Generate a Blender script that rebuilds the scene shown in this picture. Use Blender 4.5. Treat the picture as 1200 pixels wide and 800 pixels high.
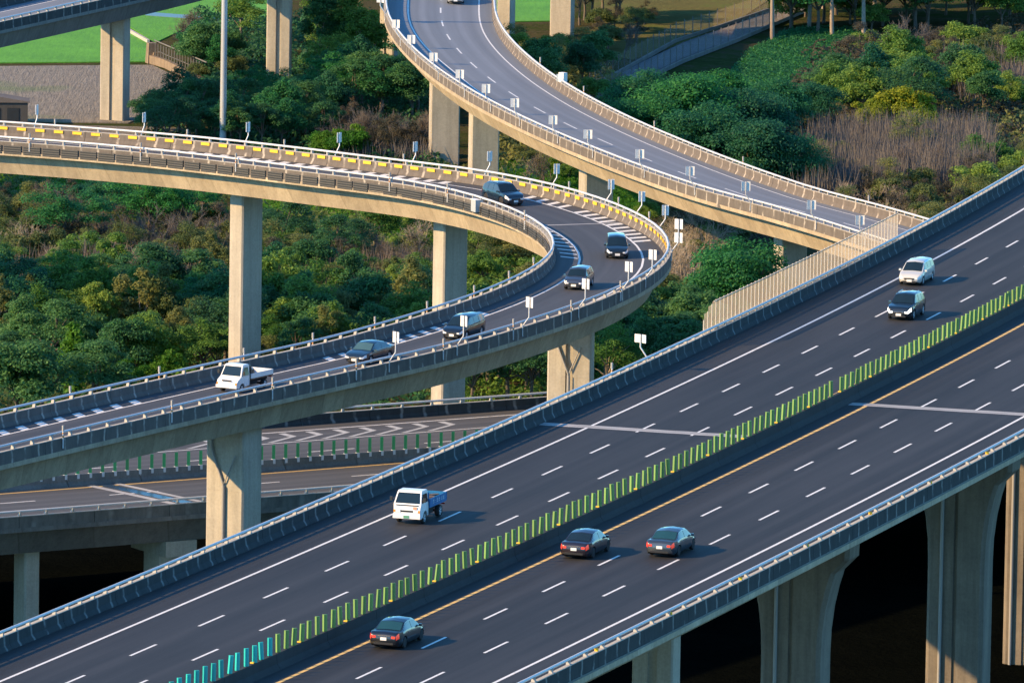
import bpy, bmesh, math, random
import numpy as np
from mathutils import Vector, Matrix

for o in list(bpy.data.objects): bpy.data.objects.remove(o)
SC = bpy.context.scene
COL = SC.collection
R = math.radians
random.seed(7); RNG = np.random.default_rng(11)

# ------------------------------------------------------------------ camera
F, PITCH, ROLL, CAMZ = 11392.64, 0.1394615, -0.0162333, 91.73
cp, sp = math.cos(PITCH), math.sin(PITCH)
cr, sr = math.cos(ROLL), math.sin(ROLL)
ex, eu, ef = Vector((1,0,0)), Vector((0,sp,cp)), Vector((0,cp,-sp))
cx = ex*cr - eu*sr; cy = ex*sr + eu*cr; cz = -ef
cam = bpy.data.cameras.new("camera"); camo = bpy.data.objects.new("camera", cam); COL.objects.link(camo)
M = Matrix((cx, cy, cz)).transposed().to_4x4(); M.translation = (0,0,CAMZ)
camo.matrix_world = M
cam.sensor_width = 36; cam.lens = F/1200*36; cam.clip_start = 5; cam.clip_end = 20000
SC.camera = camo
SC.render.resolution_x = 1024; SC.render.resolution_y = 682

# ------------------------------------------------------------------ light
SUN_AZ = Vector((-0.93, -0.37)).normalized()      # towards the sun, in plan
SUN_EL = R(27)
sd = Vector((SUN_AZ.x*math.cos(SUN_EL), SUN_AZ.y*math.cos(SUN_EL), math.sin(SUN_EL)))
W = bpy.data.worlds.new("World"); SC.world = W; W.use_nodes = True
nt = W.node_tree; bg = nt.nodes['Background']
sky = nt.nodes.new('ShaderNodeTexSky'); sky.sky_type = 'NISHITA'; sky.sun_disc = False
sky.sun_elevation = SUN_EL; sky.sun_rotation = math.atan2(SUN_AZ.x, SUN_AZ.y)
sky.air_density = 1.0; sky.dust_density = 0.15; sky.ozone_density = 6.0
wt = nt.nodes.new('ShaderNodeMix'); wt.data_type='RGBA'; wt.blend_type='MULTIPLY'; wt.inputs[0].default_value=1; wt.inputs[7].default_value=(.66,1.06,1.14,1)
nt.links.new(sky.outputs[0], wt.inputs[6]); nt.links.new(wt.outputs[2], bg.inputs[0]); bg.inputs[1].default_value = 0.145
sl = bpy.data.lights.new("sun", 'SUN'); sl.energy = 4.5; sl.angle = R(0.7); sl.color = (1.0, 0.66, 0.30)
so = bpy.data.objects.new("sun", sl); COL.objects.link(so)
so.rotation_euler = sd.to_track_quat('Z', 'Y').to_euler(); so.location = (-100,-40,200)
SC.view_settings.view_transform = 'Standard'; SC.view_settings.look = 'None'
SC.view_settings.exposure = 0.95; SC.view_settings.gamma = 1.0

# ------------------------------------------------------------------ projection helpers (a pixel of the photograph -> a point on a level plane)
GZ = -25.0
def at(px, py, z):
    X = px-600; Y = 400-py
    a = (cr*X+sr*Y)/F; b = (-sr*X+cr*Y)/F
    d = Vector((a, cp+b*sp, -sp+b*cp)); t = (z-CAMZ)/d.z
    return Vector((d.x*t, d.y*t, z))

# ------------------------------------------------------------------ object helpers
def link(o, parent=None):
    COL.objects.link(o)
    if parent: o.parent = parent
    return o
def mesh(name, verts, faces, mat=None, smooth=False, uv=None):
    me = bpy.data.meshes.new(name); me.from_pydata([tuple(v) for v in verts], [], faces)
    if mat:
        for m in (mat if isinstance(mat,(list,tuple)) else [mat]): me.materials.append(m)
    if uv is not None:
        l = me.uv_layers.new(name='uv'); co = []
        for p in me.polygons:
            for vi in p.vertices: co += uv[vi]
        l.data.foreach_set('uv', co)
    if smooth: me.polygons.foreach_set('use_smooth', [True]*len(me.polygons))
    me.update(); return me
def obj(name, me, parent=None, loc=None, rz=None, label=None):
    o = bpy.data.objects.new(name, me); link(o, parent)
    if loc is not None: o.location = loc
    if rz is not None: o.rotation_euler = (0,0,rz)
    if label: o['label'] = label
    return o
def tag(o, label=None, cat=None, group=None, kind=None):
    if label: o['label'] = label
    if cat: o['category'] = cat
    if group: o['group'] = group
    if kind: o['kind'] = kind
    return o
def thing(name, label, cat, loc=(0,0,0), rz=0, group=None):
    o = obj(name, None, None, loc, rz); return tag(o, label, cat, group)
class MB:
    def __init__(s): s.v=[]; s.f=[]; s.m=[]; s.sm=[]
    def add(s, vs, fs, m=0, sm=False):
        b=len(s.v); s.v += [tuple(v) for v in vs]; s.f += [[i+b for i in f] for f in fs]; s.m += [m]*len(fs); s.sm += [sm]*len(fs)
    def box(s, c, d, m=0, rz=0, tp=1.0, Mx=None):
        x,y,z=c; a,b,h=d[0]/2,d[1]/2,d[2]/2; vs=[]
        for k,t in ((-1,1),(1,tp)):
            for i,j in ((-1,-1),(1,-1),(1,1),(-1,1)):
                u,w=i*a*t,j*b*t
                vs.append((x+u*math.cos(rz)-w*math.sin(rz), y+u*math.sin(rz)+w*math.cos(rz), z+k*h))
        if Mx: vs=[Mx@Vector(v) for v in vs]
        s.add(vs,[[3,2,1,0],[4,5,6,7],[0,1,5,4],[1,2,6,5],[2,3,7,6],[3,0,4,7]],m)
    def tube(s, pts, r, n=6, m=0, cap=True, sm=True):
        pts=[Vector(p) for p in pts]; rs=r if isinstance(r,(list,tuple)) else [r]*len(pts)
        vs=[]; 
        for i,p in enumerate(pts):
            d=(pts[min(i+1,len(pts)-1)]-pts[max(i-1,0)]).normalized()
            u=d.cross(Vector((0,0,1)) if abs(d.z)<.9 else Vector((1,0,0))).normalized(); w=d.cross(u)
            for k in range(n):
                a=2*math.pi*k/n; vs.append(p+(u*math.cos(a)+w*math.sin(a))*rs[i])
        fs=[[i*n+k,i*n+(k+1)%n,(i+1)*n+(k+1)%n,(i+1)*n+k] for i in range(len(pts)-1) for k in range(n)]
        s.add(vs,fs,m,sm)
        if cap: s.add(vs[:n],[list(range(n))],m); s.add(vs[-n:],[list(range(n))[::-1]],m)
    def prism(s, poly, a, b, m=0):
        # poly in (x,z), extruded along y from a to b
        n=len(poly); vs=[(x,a,z) for x,z in poly]+[(x,b,z) for x,z in poly]
        s.add(vs,[list(range(n)),list(range(n,2*n))[::-1]]+[[i,i+n,(i+1)%n+n,(i+1)%n] for i in range(n)],m)
    def me(s, name, mats):
        me=mesh(name,s.v,s.f,mats); me.polygons.foreach_set('material_index',s.m); me.polygons.foreach_set('use_smooth',s.sm); me.update(); return me
    def build(s, name, mats, parent=None, **k): return obj(name, s.me(name,mats), parent, **k)

# ------------------------------------------------------------------ materials
MATS = {}
def newmat(name):
    m=bpy.data.materials.new(name); m.use_nodes=True; n=m.node_tree.nodes; b=n['Principled BSDF']; MATS[name]=m
    return m, n, m.node_tree.links, b
def simple(name, col, rough=.5, metal=0., coat=0., spec=.5, emit=None):
    m,n,l,b=newmat(name); b.inputs['Base Color'].default_value=(*col,1); b.inputs['Roughness'].default_value=rough
    b.inputs['Metallic'].default_value=metal; b.inputs['Coat Weight'].default_value=coat; b.inputs['Coat Roughness'].default_value=.05
    b.inputs['Specular IOR Level'].default_value=spec
    if emit: b.inputs['Emission Color'].default_value=(*emit[:3],1); b.inputs['Emission Strength'].default_value=emit[3]
    return m
def nd(n, t, **k):
    x=n.new(t)
    for a,v in k.items():
        if a in x.inputs: x.inputs[a].default_value=v
        else: setattr(x,a,v)
    return x
def noise(n,l,vec,scale,detail=4,rough=.6,dist=0.):
    x=nd(n,'ShaderNodeTexNoise'); x.inputs['Scale'].default_value=scale; x.inputs['Detail'].default_value=detail; x.inputs['Roughness'].default_value=rough; x.inputs['Distortion'].default_value=dist
    l.new(vec,x.inputs['Vector']); return x.outputs['Fac']
def mapping(n,l,vec,sc):
    x=nd(n,'ShaderNodeMapping'); x.inputs['Scale'].default_value=sc; l.new(vec,x.inputs['Vector']); return x.outputs[0]
def ramp(n,l,fac,stops):
    x=nd(n,'ShaderNodeValToRGB'); l.new(fac,x.inputs['Fac']); e=x.color_ramp.elements
    while len(e)<len(stops): e.new(.5)
    for i,(p,c) in enumerate(stops): e[i].position=p; e[i].color=(*c,1) if len(c)==3 else c
    return x.outputs['Color']
def mix(n,l,fac,a,b,mode='MIX'):
    x=nd(n,'ShaderNodeMix',data_type='RGBA',blend_type=mode)
    for s,v in ((0,fac),(6,a),(7,b)):
        if isinstance(v,(int,float)): x.inputs[s].default_value=v
        elif isinstance(v,tuple): x.inputs[s].default_value=(*v,1)
        else: l.new(v,x.inputs[s])
    return x.outputs[2]
def bump(n,l,b,h,strength=.3,dist=.05):
    x=nd(n,'ShaderNodeBump'); x.inputs['Strength'].default_value=strength; x.inputs['Distance'].default_value=dist
    l.new(h,x.inputs['Height']); l.new(x.outputs[0],b.inputs['Normal'])

def concrete(name, base, dark, stain=.6, light=None, vert=True, panels=0):
    m,n,l,b=newmat(name); g=nd(n,'ShaderNodeNewGeometry').outputs['Position']
    n1=noise(n,l,g,.35,6,.65); c=ramp(n,l,n1,[(.3,dark),(.62,base)])
    if vert:
        n2=noise(n,l,mapping(n,l,g,(1.6,1.6,.09)),1.0,5,.7); f=ramp(n,l,n2,[(.42,(0,0,0)),(.66,(1,1,1))])
        c=mix(n,l,mix(n,l,1.0,f,(stain,)*3,'MULTIPLY'),c,tuple(x*.45 for x in dark))
    if panels:
        uv=nd(n,'ShaderNodeUVMap').outputs[0]; sx=nd(n,'ShaderNodeSeparateXYZ'); l.new(uv,sx.inputs[0])
        a=nd(n,'ShaderNodeMath',operation='MULTIPLY_ADD'); l.new(sx.outputs[1],a.inputs[0]); a.inputs[1].default_value=.35; l.new(sx.outputs[0],a.inputs[2])
        d=nd(n,'ShaderNodeMath',operation='DIVIDE'); l.new(a.outputs[0],d.inputs[0]); d.inputs[1].default_value=panels
        fl=nd(n,'ShaderNodeMath',operation='FLOOR'); l.new(d.outputs[0],fl.inputs[0]); wn=nd(n,'ShaderNodeTexWhiteNoise',noise_dimensions='1D'); l.new(fl.outputs[0],wn.inputs['W'])
        c=mix(n,l,1.,c,ramp(n,l,wn.outputs[0],[(.0,(.78,.76,.72)),(1.,(1.12,1.10,1.06))]),'MULTIPLY')
        fr=nd(n,'ShaderNodeMath',operation='FRACT'); l.new(d.outputs[0],fr.inputs[0]); c=mix(n,l,1.,c,ramp(n,l,fr.outputs[0],[(.0,(.5,.46,.40)),(.035,(1,1,1))]),'MULTIPLY')
    n3=noise(n,l,g,6.,4,.7); c=mix(n,l,.35,c,ramp(n,l,n3,[(.35,tuple(x*.7 for x in base)),(.7,light or tuple(min(1,x*1.2) for x in base))]))
    l.new(c,b.inputs['Base Color']); b.inputs['Roughness'].default_value=.85; bump(n,l,b,n3,.25,.03); return m
def barrier_mat(name, base, dark, streak, period=2.0):
    # weathered parapet: dark algae/dirt with pale lime runs below each bracket; uv = (metres along, metres around)
    m,n,l,b=newmat(name); uv=nd(n,'ShaderNodeUVMap').outputs[0]
    g=nd(n,'ShaderNodeNewGeometry').outputs['Position']
    n1=noise(n,l,mapping(n,l,uv,(1.1,.35,1)),1.2,6,.7); c=ramp(n,l,n1,[(.3,dark),(.7,base)])
    sx=nd(n,'ShaderNodeSeparateXYZ'); l.new(uv,sx.inputs[0])
    w=noise(n,l,mapping(n,l,uv,(.35,1.3,1)),1.,2,.5)
    a=nd(n,'ShaderNodeMath',operation='MULTIPLY_ADD'); l.new(w,a.inputs[0]); a.inputs[1].default_value=.5; l.new(sx.outputs[0],a.inputs[2])
    d=nd(n,'ShaderNodeMath',operation='DIVIDE'); l.new(a.outputs[0],d.inputs[0]); d.inputs[1].default_value=period
    fr=nd(n,'ShaderNodeMath',operation='FRACT'); l.new(d.outputs[0],fr.inputs[0])
    s=nd(n,'ShaderNodeMath',operation='SUBTRACT'); l.new(fr.outputs[0],s.inputs[0]); s.inputs[1].default_value=.5
    ab=nd(n,'ShaderNodeMath',operation='ABSOLUTE'); l.new(s.outputs[0],ab.inputs[0])
    st=ramp(n,l,ab.outputs[0],[(.0,(1,1,1)),(.045,(.7,.7,.7)),(.085,(0,0,0))])
    br=noise(n,l,mapping(n,l,uv,(.5,.9,1)),1.,3,.6); brf=ramp(n,l,br,[(.38,(0,0,0)),(.55,(1,1,1))])
    c=mix(n,l,mix(n,l,1.,st,brf,'MULTIPLY'),c,streak)
    n3=noise(n,l,g,5.,3,.7); c=mix(n,l,.25,c,mix(n,l,n3,dark,base))
    # the pale sunlit top is put in by the coping's lighter concrete
    l.new(c,b.inputs['Base Color']); b.inputs['Roughness'].default_value=.9; bump(n,l,b,n3,.2,.02); return m
def asphalt(name, c0, c1, lane=3.65, off=0., rough=.75, streakf=.8):
    m,n,l,b=newmat(name); uv=nd(n,'ShaderNodeUVMap').outputs[0]; g=nd(n,'ShaderNodeNewGeometry').outputs['Position']
    n1=noise(n,l,mapping(n,l,uv,(.008,.9,1)),1.,4,.6); 
    n2=noise(n,l,mapping(n,l,uv,(.03,.25,1)),1.,5,.6)
    f=mix(n,l,.45,n1,n2); c=ramp(n,l,f,[(.40,c0),(.58,c1)])
    # wheel tracks, polished by tyres
    sx=nd(n,'ShaderNodeSeparateXYZ'); l.new(uv,sx.inputs[0])
    a=nd(n,'ShaderNodeMath',operation='SUBTRACT'); l.new(sx.outputs[1],a.inputs[0]); a.inputs[1].default_value=off
    w=nd(n,'ShaderNodeMath',operation='MULTIPLY'); l.new(a.outputs[0],w.inputs[0]); w.inputs[1].default_value=4*math.pi/lane
    co=nd(n,'ShaderNodeMath',operation='COSINE'); l.new(w.outputs[0],co.inputs[0])
    tr=ramp(n,l,co.outputs[0],[(.0,(.86,.86,.86)),(1.,(1.14,1.14,1.14))])
    c=mix(n,l,streakf,c,mix(n,l,1.,c,tr,'MULTIPLY'))
    n3=noise(n,l,g,3.5,5,.8); c=mix(n,l,.3,c,mix(n,l,n3,tuple(x*.6 for x in c0),tuple(x*1.4 for x in c1)))
    l.new(c,b.inputs['Base Color']); b.inputs['Roughness'].default_value=rough; b.inputs['Specular IOR Level'].default_value=.35
    bump(n,l,b,noise(n,l,g,14.,3,.7),.15,.01); return m
def paint(name, col, wear=.35, dirt=(.12,.12,.12)):
    m,n,l,b=newmat(name); g=nd(n,'ShaderNodeNewGeometry').outputs['Position']
    f=ramp(n,l,noise(n,l,g,3.,6,.75),[(.30,(1,1,1)),(.48,(0,0,0))]); c=mix(n,l,mix(n,l,1.,f,(wear,)*3,'MULTIPLY'),col,dirt)
    l.new(c,b.inputs['Base Color']); b.inputs['Roughness'].default_value=.6; return m
def leafmat(name, a, c, hue=.03, trans=.5):
    m,n,l,b=newmat(name); g=nd(n,'ShaderNodeNewGeometry'); oi=nd(n,'ShaderNodeObjectInfo')
    f=noise(n,l,g.outputs['Position'],.55,3,.6); isl=g.outputs['Random Per Island']
    mx=mix(n,l,.5,f,isl); col=ramp(n,l,mx,[(.25,a),(.75,c)])
    h=nd(n,'ShaderNodeHueSaturation'); l.new(col,h.inputs['Color'])
    mr=nd(n,'ShaderNodeMapRange'); l.new(oi.outputs['Random'],mr.inputs[0]); mr.inputs[3].default_value=.5-hue; mr.inputs[4].default_value=.5+hue; l.new(mr.outputs[0],h.inputs['Hue'])
    mv=nd(n,'ShaderNodeMapRange'); l.new(oi.outputs['Random'],mv.inputs[0]); mv.inputs[3].default_value=1.3; mv.inputs[4].default_value=.75; l.new(mv.outputs[0],h.inputs['Value'])
    l.new(h.outputs[0],b.inputs['Base Color']); b.inputs['Roughness'].default_value=.6; b.inputs['Specular IOR Level'].default_value=.25
    t=nd(n,'ShaderNodeBsdfTranslucent'); l.new(h.outputs[0],t.inputs[0]); ms=nd(n,'ShaderNodeMixShader'); ms.inputs[0].default_value=trans
    l.new(b.outputs[0],ms.inputs[1]); l.new(t.outputs[0],ms.inputs[2]); l.new(ms.outputs[0],n['Material Output'].inputs[0]); return m

CONC = concrete('concrete', (.47,.43,.36), (.33,.30,.25), .5)
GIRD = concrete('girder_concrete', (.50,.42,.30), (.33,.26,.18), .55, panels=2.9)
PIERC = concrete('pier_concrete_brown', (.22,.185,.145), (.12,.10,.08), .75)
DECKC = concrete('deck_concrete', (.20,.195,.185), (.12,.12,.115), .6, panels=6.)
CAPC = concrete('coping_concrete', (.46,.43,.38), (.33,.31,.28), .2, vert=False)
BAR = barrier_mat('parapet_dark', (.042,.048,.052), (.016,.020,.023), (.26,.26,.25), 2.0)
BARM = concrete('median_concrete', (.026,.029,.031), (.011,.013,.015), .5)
BARW = barrier_mat('parapet_warm', (.17,.150,.130), (.085,.075,.068), (.52,.47,.40), 1.75)
RAIL = simple('galvanised_rail', (.58,.60,.62), .5, .15)
BRK = simple('bracket_paint', (.36,.35,.33), .6)
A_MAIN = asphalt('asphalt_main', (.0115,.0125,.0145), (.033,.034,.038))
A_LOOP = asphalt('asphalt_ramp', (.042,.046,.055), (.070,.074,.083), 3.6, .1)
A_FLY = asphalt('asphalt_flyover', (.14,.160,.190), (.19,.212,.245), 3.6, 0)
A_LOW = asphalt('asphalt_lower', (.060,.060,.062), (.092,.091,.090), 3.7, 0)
WHITE = paint('white_road_paint', (.72,.72,.70), .6)
WORN = paint('worn_road_paint', (.44,.44,.42), .6)
YELP = paint('yellow_road_paint', (.72,.47,.14), .25)
JOINT = concrete('joint_mortar', (.42,.42,.42), (.26,.27,.28), .0, vert=False)
YPAN = simple('yellow_panel', (.85,.52,.03), .5)
DARKM = simple('dark_metal', (.03,.035,.04), .5, .3)
PIPE = simple('grey_pipe', (.30,.29,.28), .5)

# ------------------------------------------------------------------ path of a road
class Path:
    def __init__(s, pts, side=1, e=0., before=0., after=0.):
        P=np.array(pts,float)
        if before: d=(P[0]-P[1]); d/=np.linalg.norm(d[:2]); P=np.vstack([P[0]+d*k for k in np.arange(before,0,-4.)]+[P]); 
        if after: d=(P[-1]-P[-2]); d/=np.linalg.norm(d[:2]); P=np.vstack([P]+[P[-1]+d*k for k in np.arange(4.,after+.1,4.)])
        s.P=P; ds=np.linalg.norm(np.diff(P[:,:2],axis=0),axis=1); s.S=np.concatenate([[0],np.cumsum(ds)])-(len(np.arange(before,0,-4.))*4. if before else 0)
        s.smin,s.smax=s.S[0],s.S[-1]; s.side=side; s.e=e
        T=np.gradient(P[:,:2],s.S,axis=0); s.T=T/np.linalg.norm(T,axis=1)[:,None]
    def tan(s,u):
        v=Vector((np.interp(u,s.S,s.T[:,0]),np.interp(u,s.S,s.T[:,1]))); return v.normalized()
    def pt(s,u,t=0,dz=0):
        x,y,z=(float(np.interp(u,s.S,s.P[:,i])) for i in range(3)); v=s.tan(u)
        return Vector((x+v.y*t*s.side, y-v.x*t*s.side, z+s.e*t+dz))
    def ang(s,u): v=s.tan(u); return math.atan2(v.y,v.x)
    def locate(s,px,py,dz=0.,n=3):
        # (s,t) of a photograph pixel on this road
        z=float(s.P[len(s.P)//2,2]); 
        for _ in range(6):
            p=at(px,py,z+dz); i=int(((s.P[:,0]-p.x)**2+(s.P[:,1]-p.y)**2).argmin()); u=float(s.S[i])
            for _ in range(4):
                q=s.pt(u); v=s.tan(u); u+=(p.x-q.x)*v.x+(p.y-q.y)*v.y
            q=s.pt(u); v=s.tan(u); t=((p.x-q.x)*v.y-(p.y-q.y)*v.x)*s.side; z=q.z+s.e*t
        return u,t
def steps(a,b,st): n=max(1,int(math.ceil(abs(b-a)/st))); return [a+(b-a)*i/n for i in range(n+1)]
def sweep(path, a, b, prof, st=3., closed=True, caps=True):
    ss=steps(a,b,st); n=len(prof); vs=[]; uv=[]; L=[0]
    for i in range(1,n): L.append(L[-1]+math.hypot(prof[i][0]-prof[i-1][0],prof[i][1]-prof[i-1][1]))
    for u in ss:
        for j,(t,z) in enumerate(prof): vs.append(path.pt(u,t,z)); uv.append((u,t if not closed else L[j]))
    fs=[]
    for i in range(len(ss)-1):
        for j in range(n if closed else n-1):
            k=(j+1)%n; q=[i*n+j,i*n+k,(i+1)*n+k,(i+1)*n+j]; fs.append(q if path.side<0 else q[::-1])
    if closed and caps: fs+= [list(range(n)),list(range(len(vs)-n,len(vs)))[::-1]]
    return vs,fs,uv
def sweep_obj(name, path, a, b, prof, mat, parent=None, st=3., closed=True):
    v,f,uv=sweep(path,a,b,prof,st,closed); return obj(name, mesh(name,v,f,mat,uv=uv), parent)
def strip(name, path, a, b, t, w, mat, parent, h=.006, st=2.): 
    return sweep_obj(name,path,a,b,[(t-w/2,h),(t+w/2,h)],mat,parent,st,False)
def quadmark(name, path, c, mat, parent, h=.006):
    v=[path.pt(s,t,h) for s,t in c]; return obj(name, mesh(name,v,[[0,1,2,3]],mat), parent)

def viaduct(name, label, path, a, b, t0, t1, mat_g, depth=2.0, over=.9, inset=1.6, st=3.):
    """slab with edge beams over a box girder; t0<t1 are the outer slab edges"""
    g=thing(name,label,'viaduct')
    sweep_obj('deck_slab',path,a,b,[(t0,.0),(t0,-.32),(t0+over,-.46),(t1-over,-.46),(t1,-.32),(t1,0),(t1-.1,-.03),(t0+.1,-.03)],mat_g,g,st)
    sweep_obj('box_girder',path,a,b,[(t0+over+.1,-.44),(t0+over+inset,-depth),(t1-over-inset,-depth),(t1-over-.1,-.44)],mat_g,g,st)
    return g
def pier(path, s, t, a, b, parent, depth=2.0, groove=False, cap=None, mat=None, top_z=None, pipe=None, gz=None):
    """rectangular column: a along the road, b across; origin at the foot"""
    p=path.pt(s,t); foot=(gz if gz is not None else GZ)-1.0; H=(top_z if top_z is not None else p.z-depth+.03)-foot
    mb=MB(); c=.12
    def ring(z,a,b):
        pts=[(a/2,-b/2+c),(a/2,b/2-c),(a/2-c,b/2),(-a/2+c,b/2),(-a/2,b/2-c),(-a/2,-b/2+c),(-a/2+c,-b/2),(a/2-c,-b/2)]
        if groove:
            g=.28; d=.22
            pts=[(a/2,-b/2+c),(a/2,-g),(a/2-d,-g),(a/2-d,g),(a/2,g),(a/2,b/2-c),(a/2-c,b/2),(-a/2+c,b/2),(-a/2,b/2-c),(-a/2,g),(-a/2+d,g),(-a/2+d,-g),(-a/2,-g),(-a/2,-b/2+c),(-a/2+c,-b/2),(a/2-c,-b/2)]
        return [(x,y,z) for x,y in pts]
    zs=[0]; z=4.2
    while z<H-2: zs += [z-.02,z,z+.02]; z+=4.6
    zs.append(H); rings=[]
    for i,zz in enumerate(zs):
        k = .03 if (i%3==2 and 0<i<len(zs)-1) else 0
        rings.append(ring(zz,a-k,b-k))
    n=len(rings[0]); vs=[v for r in rings for v in r]
    fs=[[i*n+j,i*n+(j+1)%n,(i+1)*n+(j+1)%n,(i+1)*n+j] for i in range(len(rings)-1) for j in range(n)]
    mb.add(vs,fs); mb.add(rings[0],[list(range(n))[::-1]]); mb.add(rings[-1],[list(range(n))])
    o=mb.build('pier',[mat or CONC],parent,loc=(p.x,p.y,foot),rz=path.ang(s))
    if cap:
        cb=MB(); cw,ch=cap; cb.box((0,0,H-ch/2-.005),(a+.5,cw,ch)); cb.build('pier_cap',[mat or CONC],o)
    if pipe:
        pb=MB(); x=pipe*(a/2+.13); zz=H
        pb.tube([(x,0,zz-4.2),(x,0,.2)],.13,8); pb.tube([(x,-1.0,zz-.7),(x,-1.0,zz-1.4),(x,-.9,zz-1.9),(x,-.05,zz-4.0),(x,0,zz-4.4)],.09,6)
        pb.tube([(x,.9,zz-2.0),(x,.05,zz-4.0)],.045,6); pb.build('drainpipe',[PIPE],o)
    return o

def parapet(name,label,path,a,b,t,out,mat,parent=None,h=.82,seg=8.,railz=1.12,post=2.0,st=2.,capm=None,rail=True,group=None):
    """New Jersey parapet along t; out=+1 when the outside is towards larger t. parts: barrier_segment, rail, rail_post"""
    g=thing(name,label,'barrier',group=group)
    o=out
    prof=[(t-o*.0,0.0),(t+o*.03,.10),(t+o*.16,.30),(t+o*.20,h),(t+o*.42,h),(t+o*.45,-.30),(t+o*.38,-.33),(t,-.02)]
    if o<0: prof=prof[::-1]
    s=a
    while s<b-.5:
        e=min(s+seg,b); sweep_obj('barrier_segment',path,s+.02,e-.02,prof,mat,g,st); s=e
    cp_=[(t+o*.17,h+.004),(t+o*.17,h+.05),(t+o*.45,h+.05),(t+o*.45,h+.004)]
    if o<0: cp_=cp_[::-1]
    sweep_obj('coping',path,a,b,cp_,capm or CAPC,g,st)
    if rail:
        mb=MB(); mb.tube([path.pt(u,t+o*.22,railz) for u in steps(a,b,2.)],.09,8); mb.build('rail',[RAIL],g)
        pm=MB(); pm.prism([(-.11,0),(.11,0),(.04,railz-h-.10),(-.04,railz-h-.10)],-.13,.08); pm.prism([(-.05,railz-h-.1),(.05,railz-h-.1),(.05,railz-h-.05),(-.05,railz-h-.05)],-.1,.1)
        me=pm.me('rail_post',[BRK]); u=a+.7
        while u<b:
            p=path.pt(u,t+o*.28,h+.045); obj('rail_post',me,g,p,path.ang(u)); u+=post(u) if callable(post) else post
    return g

# ================================================================== SETTING: ground and fields
def ground_material(name, stops, sc=.08, extra=None):
    m,n,l,b=newmat(name); g=nd(n,'ShaderNodeNewGeometry').outputs['Position']
    f=mix(n,l,.45,noise(n,l,g,sc,6,.65),noise(n,l,g,sc*9,5,.7)); c=ramp(n,l,f,stops); l.new(c,b.inputs['Base Color']); b.inputs['Roughness'].default_value=1.; b.inputs['Specular IOR Level'].default_value=0.
    bump(n,l,b,noise(n,l,g,1.6,5,.7),.8,.3); return m
GM=ground_material('scrub_ground',[(.32,(.030,.034,.016)),(.46,(.045,.062,.020)),(.55,(.075,.062,.038)),(.68,(.055,.095,.022))])
def sheet(name,x0,x1,y0,y1,nx,ny,z,mat,amp=0.):
    vs=[];fs=[]
    for j in range(ny+1):
        for i in range(nx+1):
            x=x0+(x1-x0)*i/nx; y=y0+(y1-y0)*j/ny
            vs.append((x,y,z+amp*(math.sin(x*.11+y*.05)*.5+math.sin(y*.09-x*.04)*.5)))
    for j in range(ny):
        for i in range(nx): k=j*(nx+1)+i; fs.append([k,k+1,k+nx+2,k+nx+1])
    return obj(name,mesh(name,vs,fs,mat,smooth=True))
gr=sheet('ground',-1250,1250,-60,2400,8,8,GZ-.06,GM); tag(gr,kind='structure')
def patch(name,px,mat,h,kind='structure'):
    pts=[at(x,y,GZ+h) for x,y in px]; n=len(pts)
    vs=pts+[p-Vector((0,0,.3)) for p in pts]
    o=obj(name,mesh(name,vs,[list(range(n))[::-1]]+[[i,i+n,(i+1)%n+n,(i+1)%n][::-1] for i in range(n)],mat)); 
    me=o.data; bm=bmesh.new(); bm.from_mesh(me); bmesh.ops.recalc_face_normals(bm,faces=bm.faces); bm.to_mesh(me); bm.free()
    return tag(o,kind=kind)
# paddy, ploughed field, tracks
m,n,l,b=newmat('paddy_green'); g=nd(n,'ShaderNodeNewGeometry').outputs['Position']
c=ramp(n,l,mix(n,l,.5,noise(n,l,g,.12,5,.6),noise(n,l,mapping(n,l,g,(2.5,.25,1)),1.3,4,.7)),[(.3,(.04,.20,.008)),(.65,(.11,.36,.02))]); l.new(c,b.inputs['Base Color']); b.inputs['Roughness'].default_value=.9; bump(n,l,b,noise(n,l,g,5,3,.7),.7,.15)
PADDY=m
m,n,l,b=newmat('ploughed_soil'); g=nd(n,'ShaderNodeNewGeometry').outputs['Position']
rot=nd(n,'ShaderNodeMapping'); rot.inputs['Rotation'].default_value=(0,0,.35); rot.inputs['Scale'].default_value=(2.2,.22,1); l.new(g,rot.inputs[0])
fl=noise(n,l,rot.outputs[0],1.,5,.75)
c=ramp(n,l,mix(n,l,.5,fl,noise(n,l,g,1.1,6,.8)),[(.36,(.125,.108,.085)),(.5,(.195,.172,.138)),(.62,(.25,.222,.18))])
gf=ramp(n,l,noise(n,l,g,.07,4,.6),[(.52,(0,0,0)),(.66,(.6,.6,.6))]); c=mix(n,l,gf,c,(.10,.15,.045)); l.new(c,b.inputs['Base Color']); b.inputs['Roughness'].default_value=.95; bump(n,l,b,fl,1.,.25)
SOIL=m
TRACK=ground_material('track_gravel',[(.35,(.15,.14,.13)),(.65,(.24,.225,.21))],.3)
PATHM=ground_material('path_paving',[(.3,(.13,.13,.14)),(.7,(.20,.20,.21))],.25)
GRASS=ground_material('meadow',[(.3,(.03,.11,.016)),(.5,(.05,.17,.02)),(.7,(.085,.21,.03))],.12)
DRY=ground_material('dry_verge',[(.3,(.07,.075,.03)),(.5,(.13,.12,.05)),(.7,(.10,.15,.04))],.12)
patch('paddy_field',[(-60,74),(176,72),(176,52),(144,30),(100,-40),(-60,-40)],PADDY,.05)
patch('paddy_field',[(150,30),(182,50),(215,34),(340,30),(340,-40),(104,-40)],PADDY,.05)
patch('paddy_field',[(560,26),(668,24),(668,-40),(560,-40)],PADDY,.05)
patch('ploughed_field',[(-60,142),(150,144),(218,118),(228,100),(178,76),(-60,78)],SOIL,.04)
patch('field_track',[(-60,156),(230,170),(230,150),(-60,143.2)],TRACK,.06)
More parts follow.
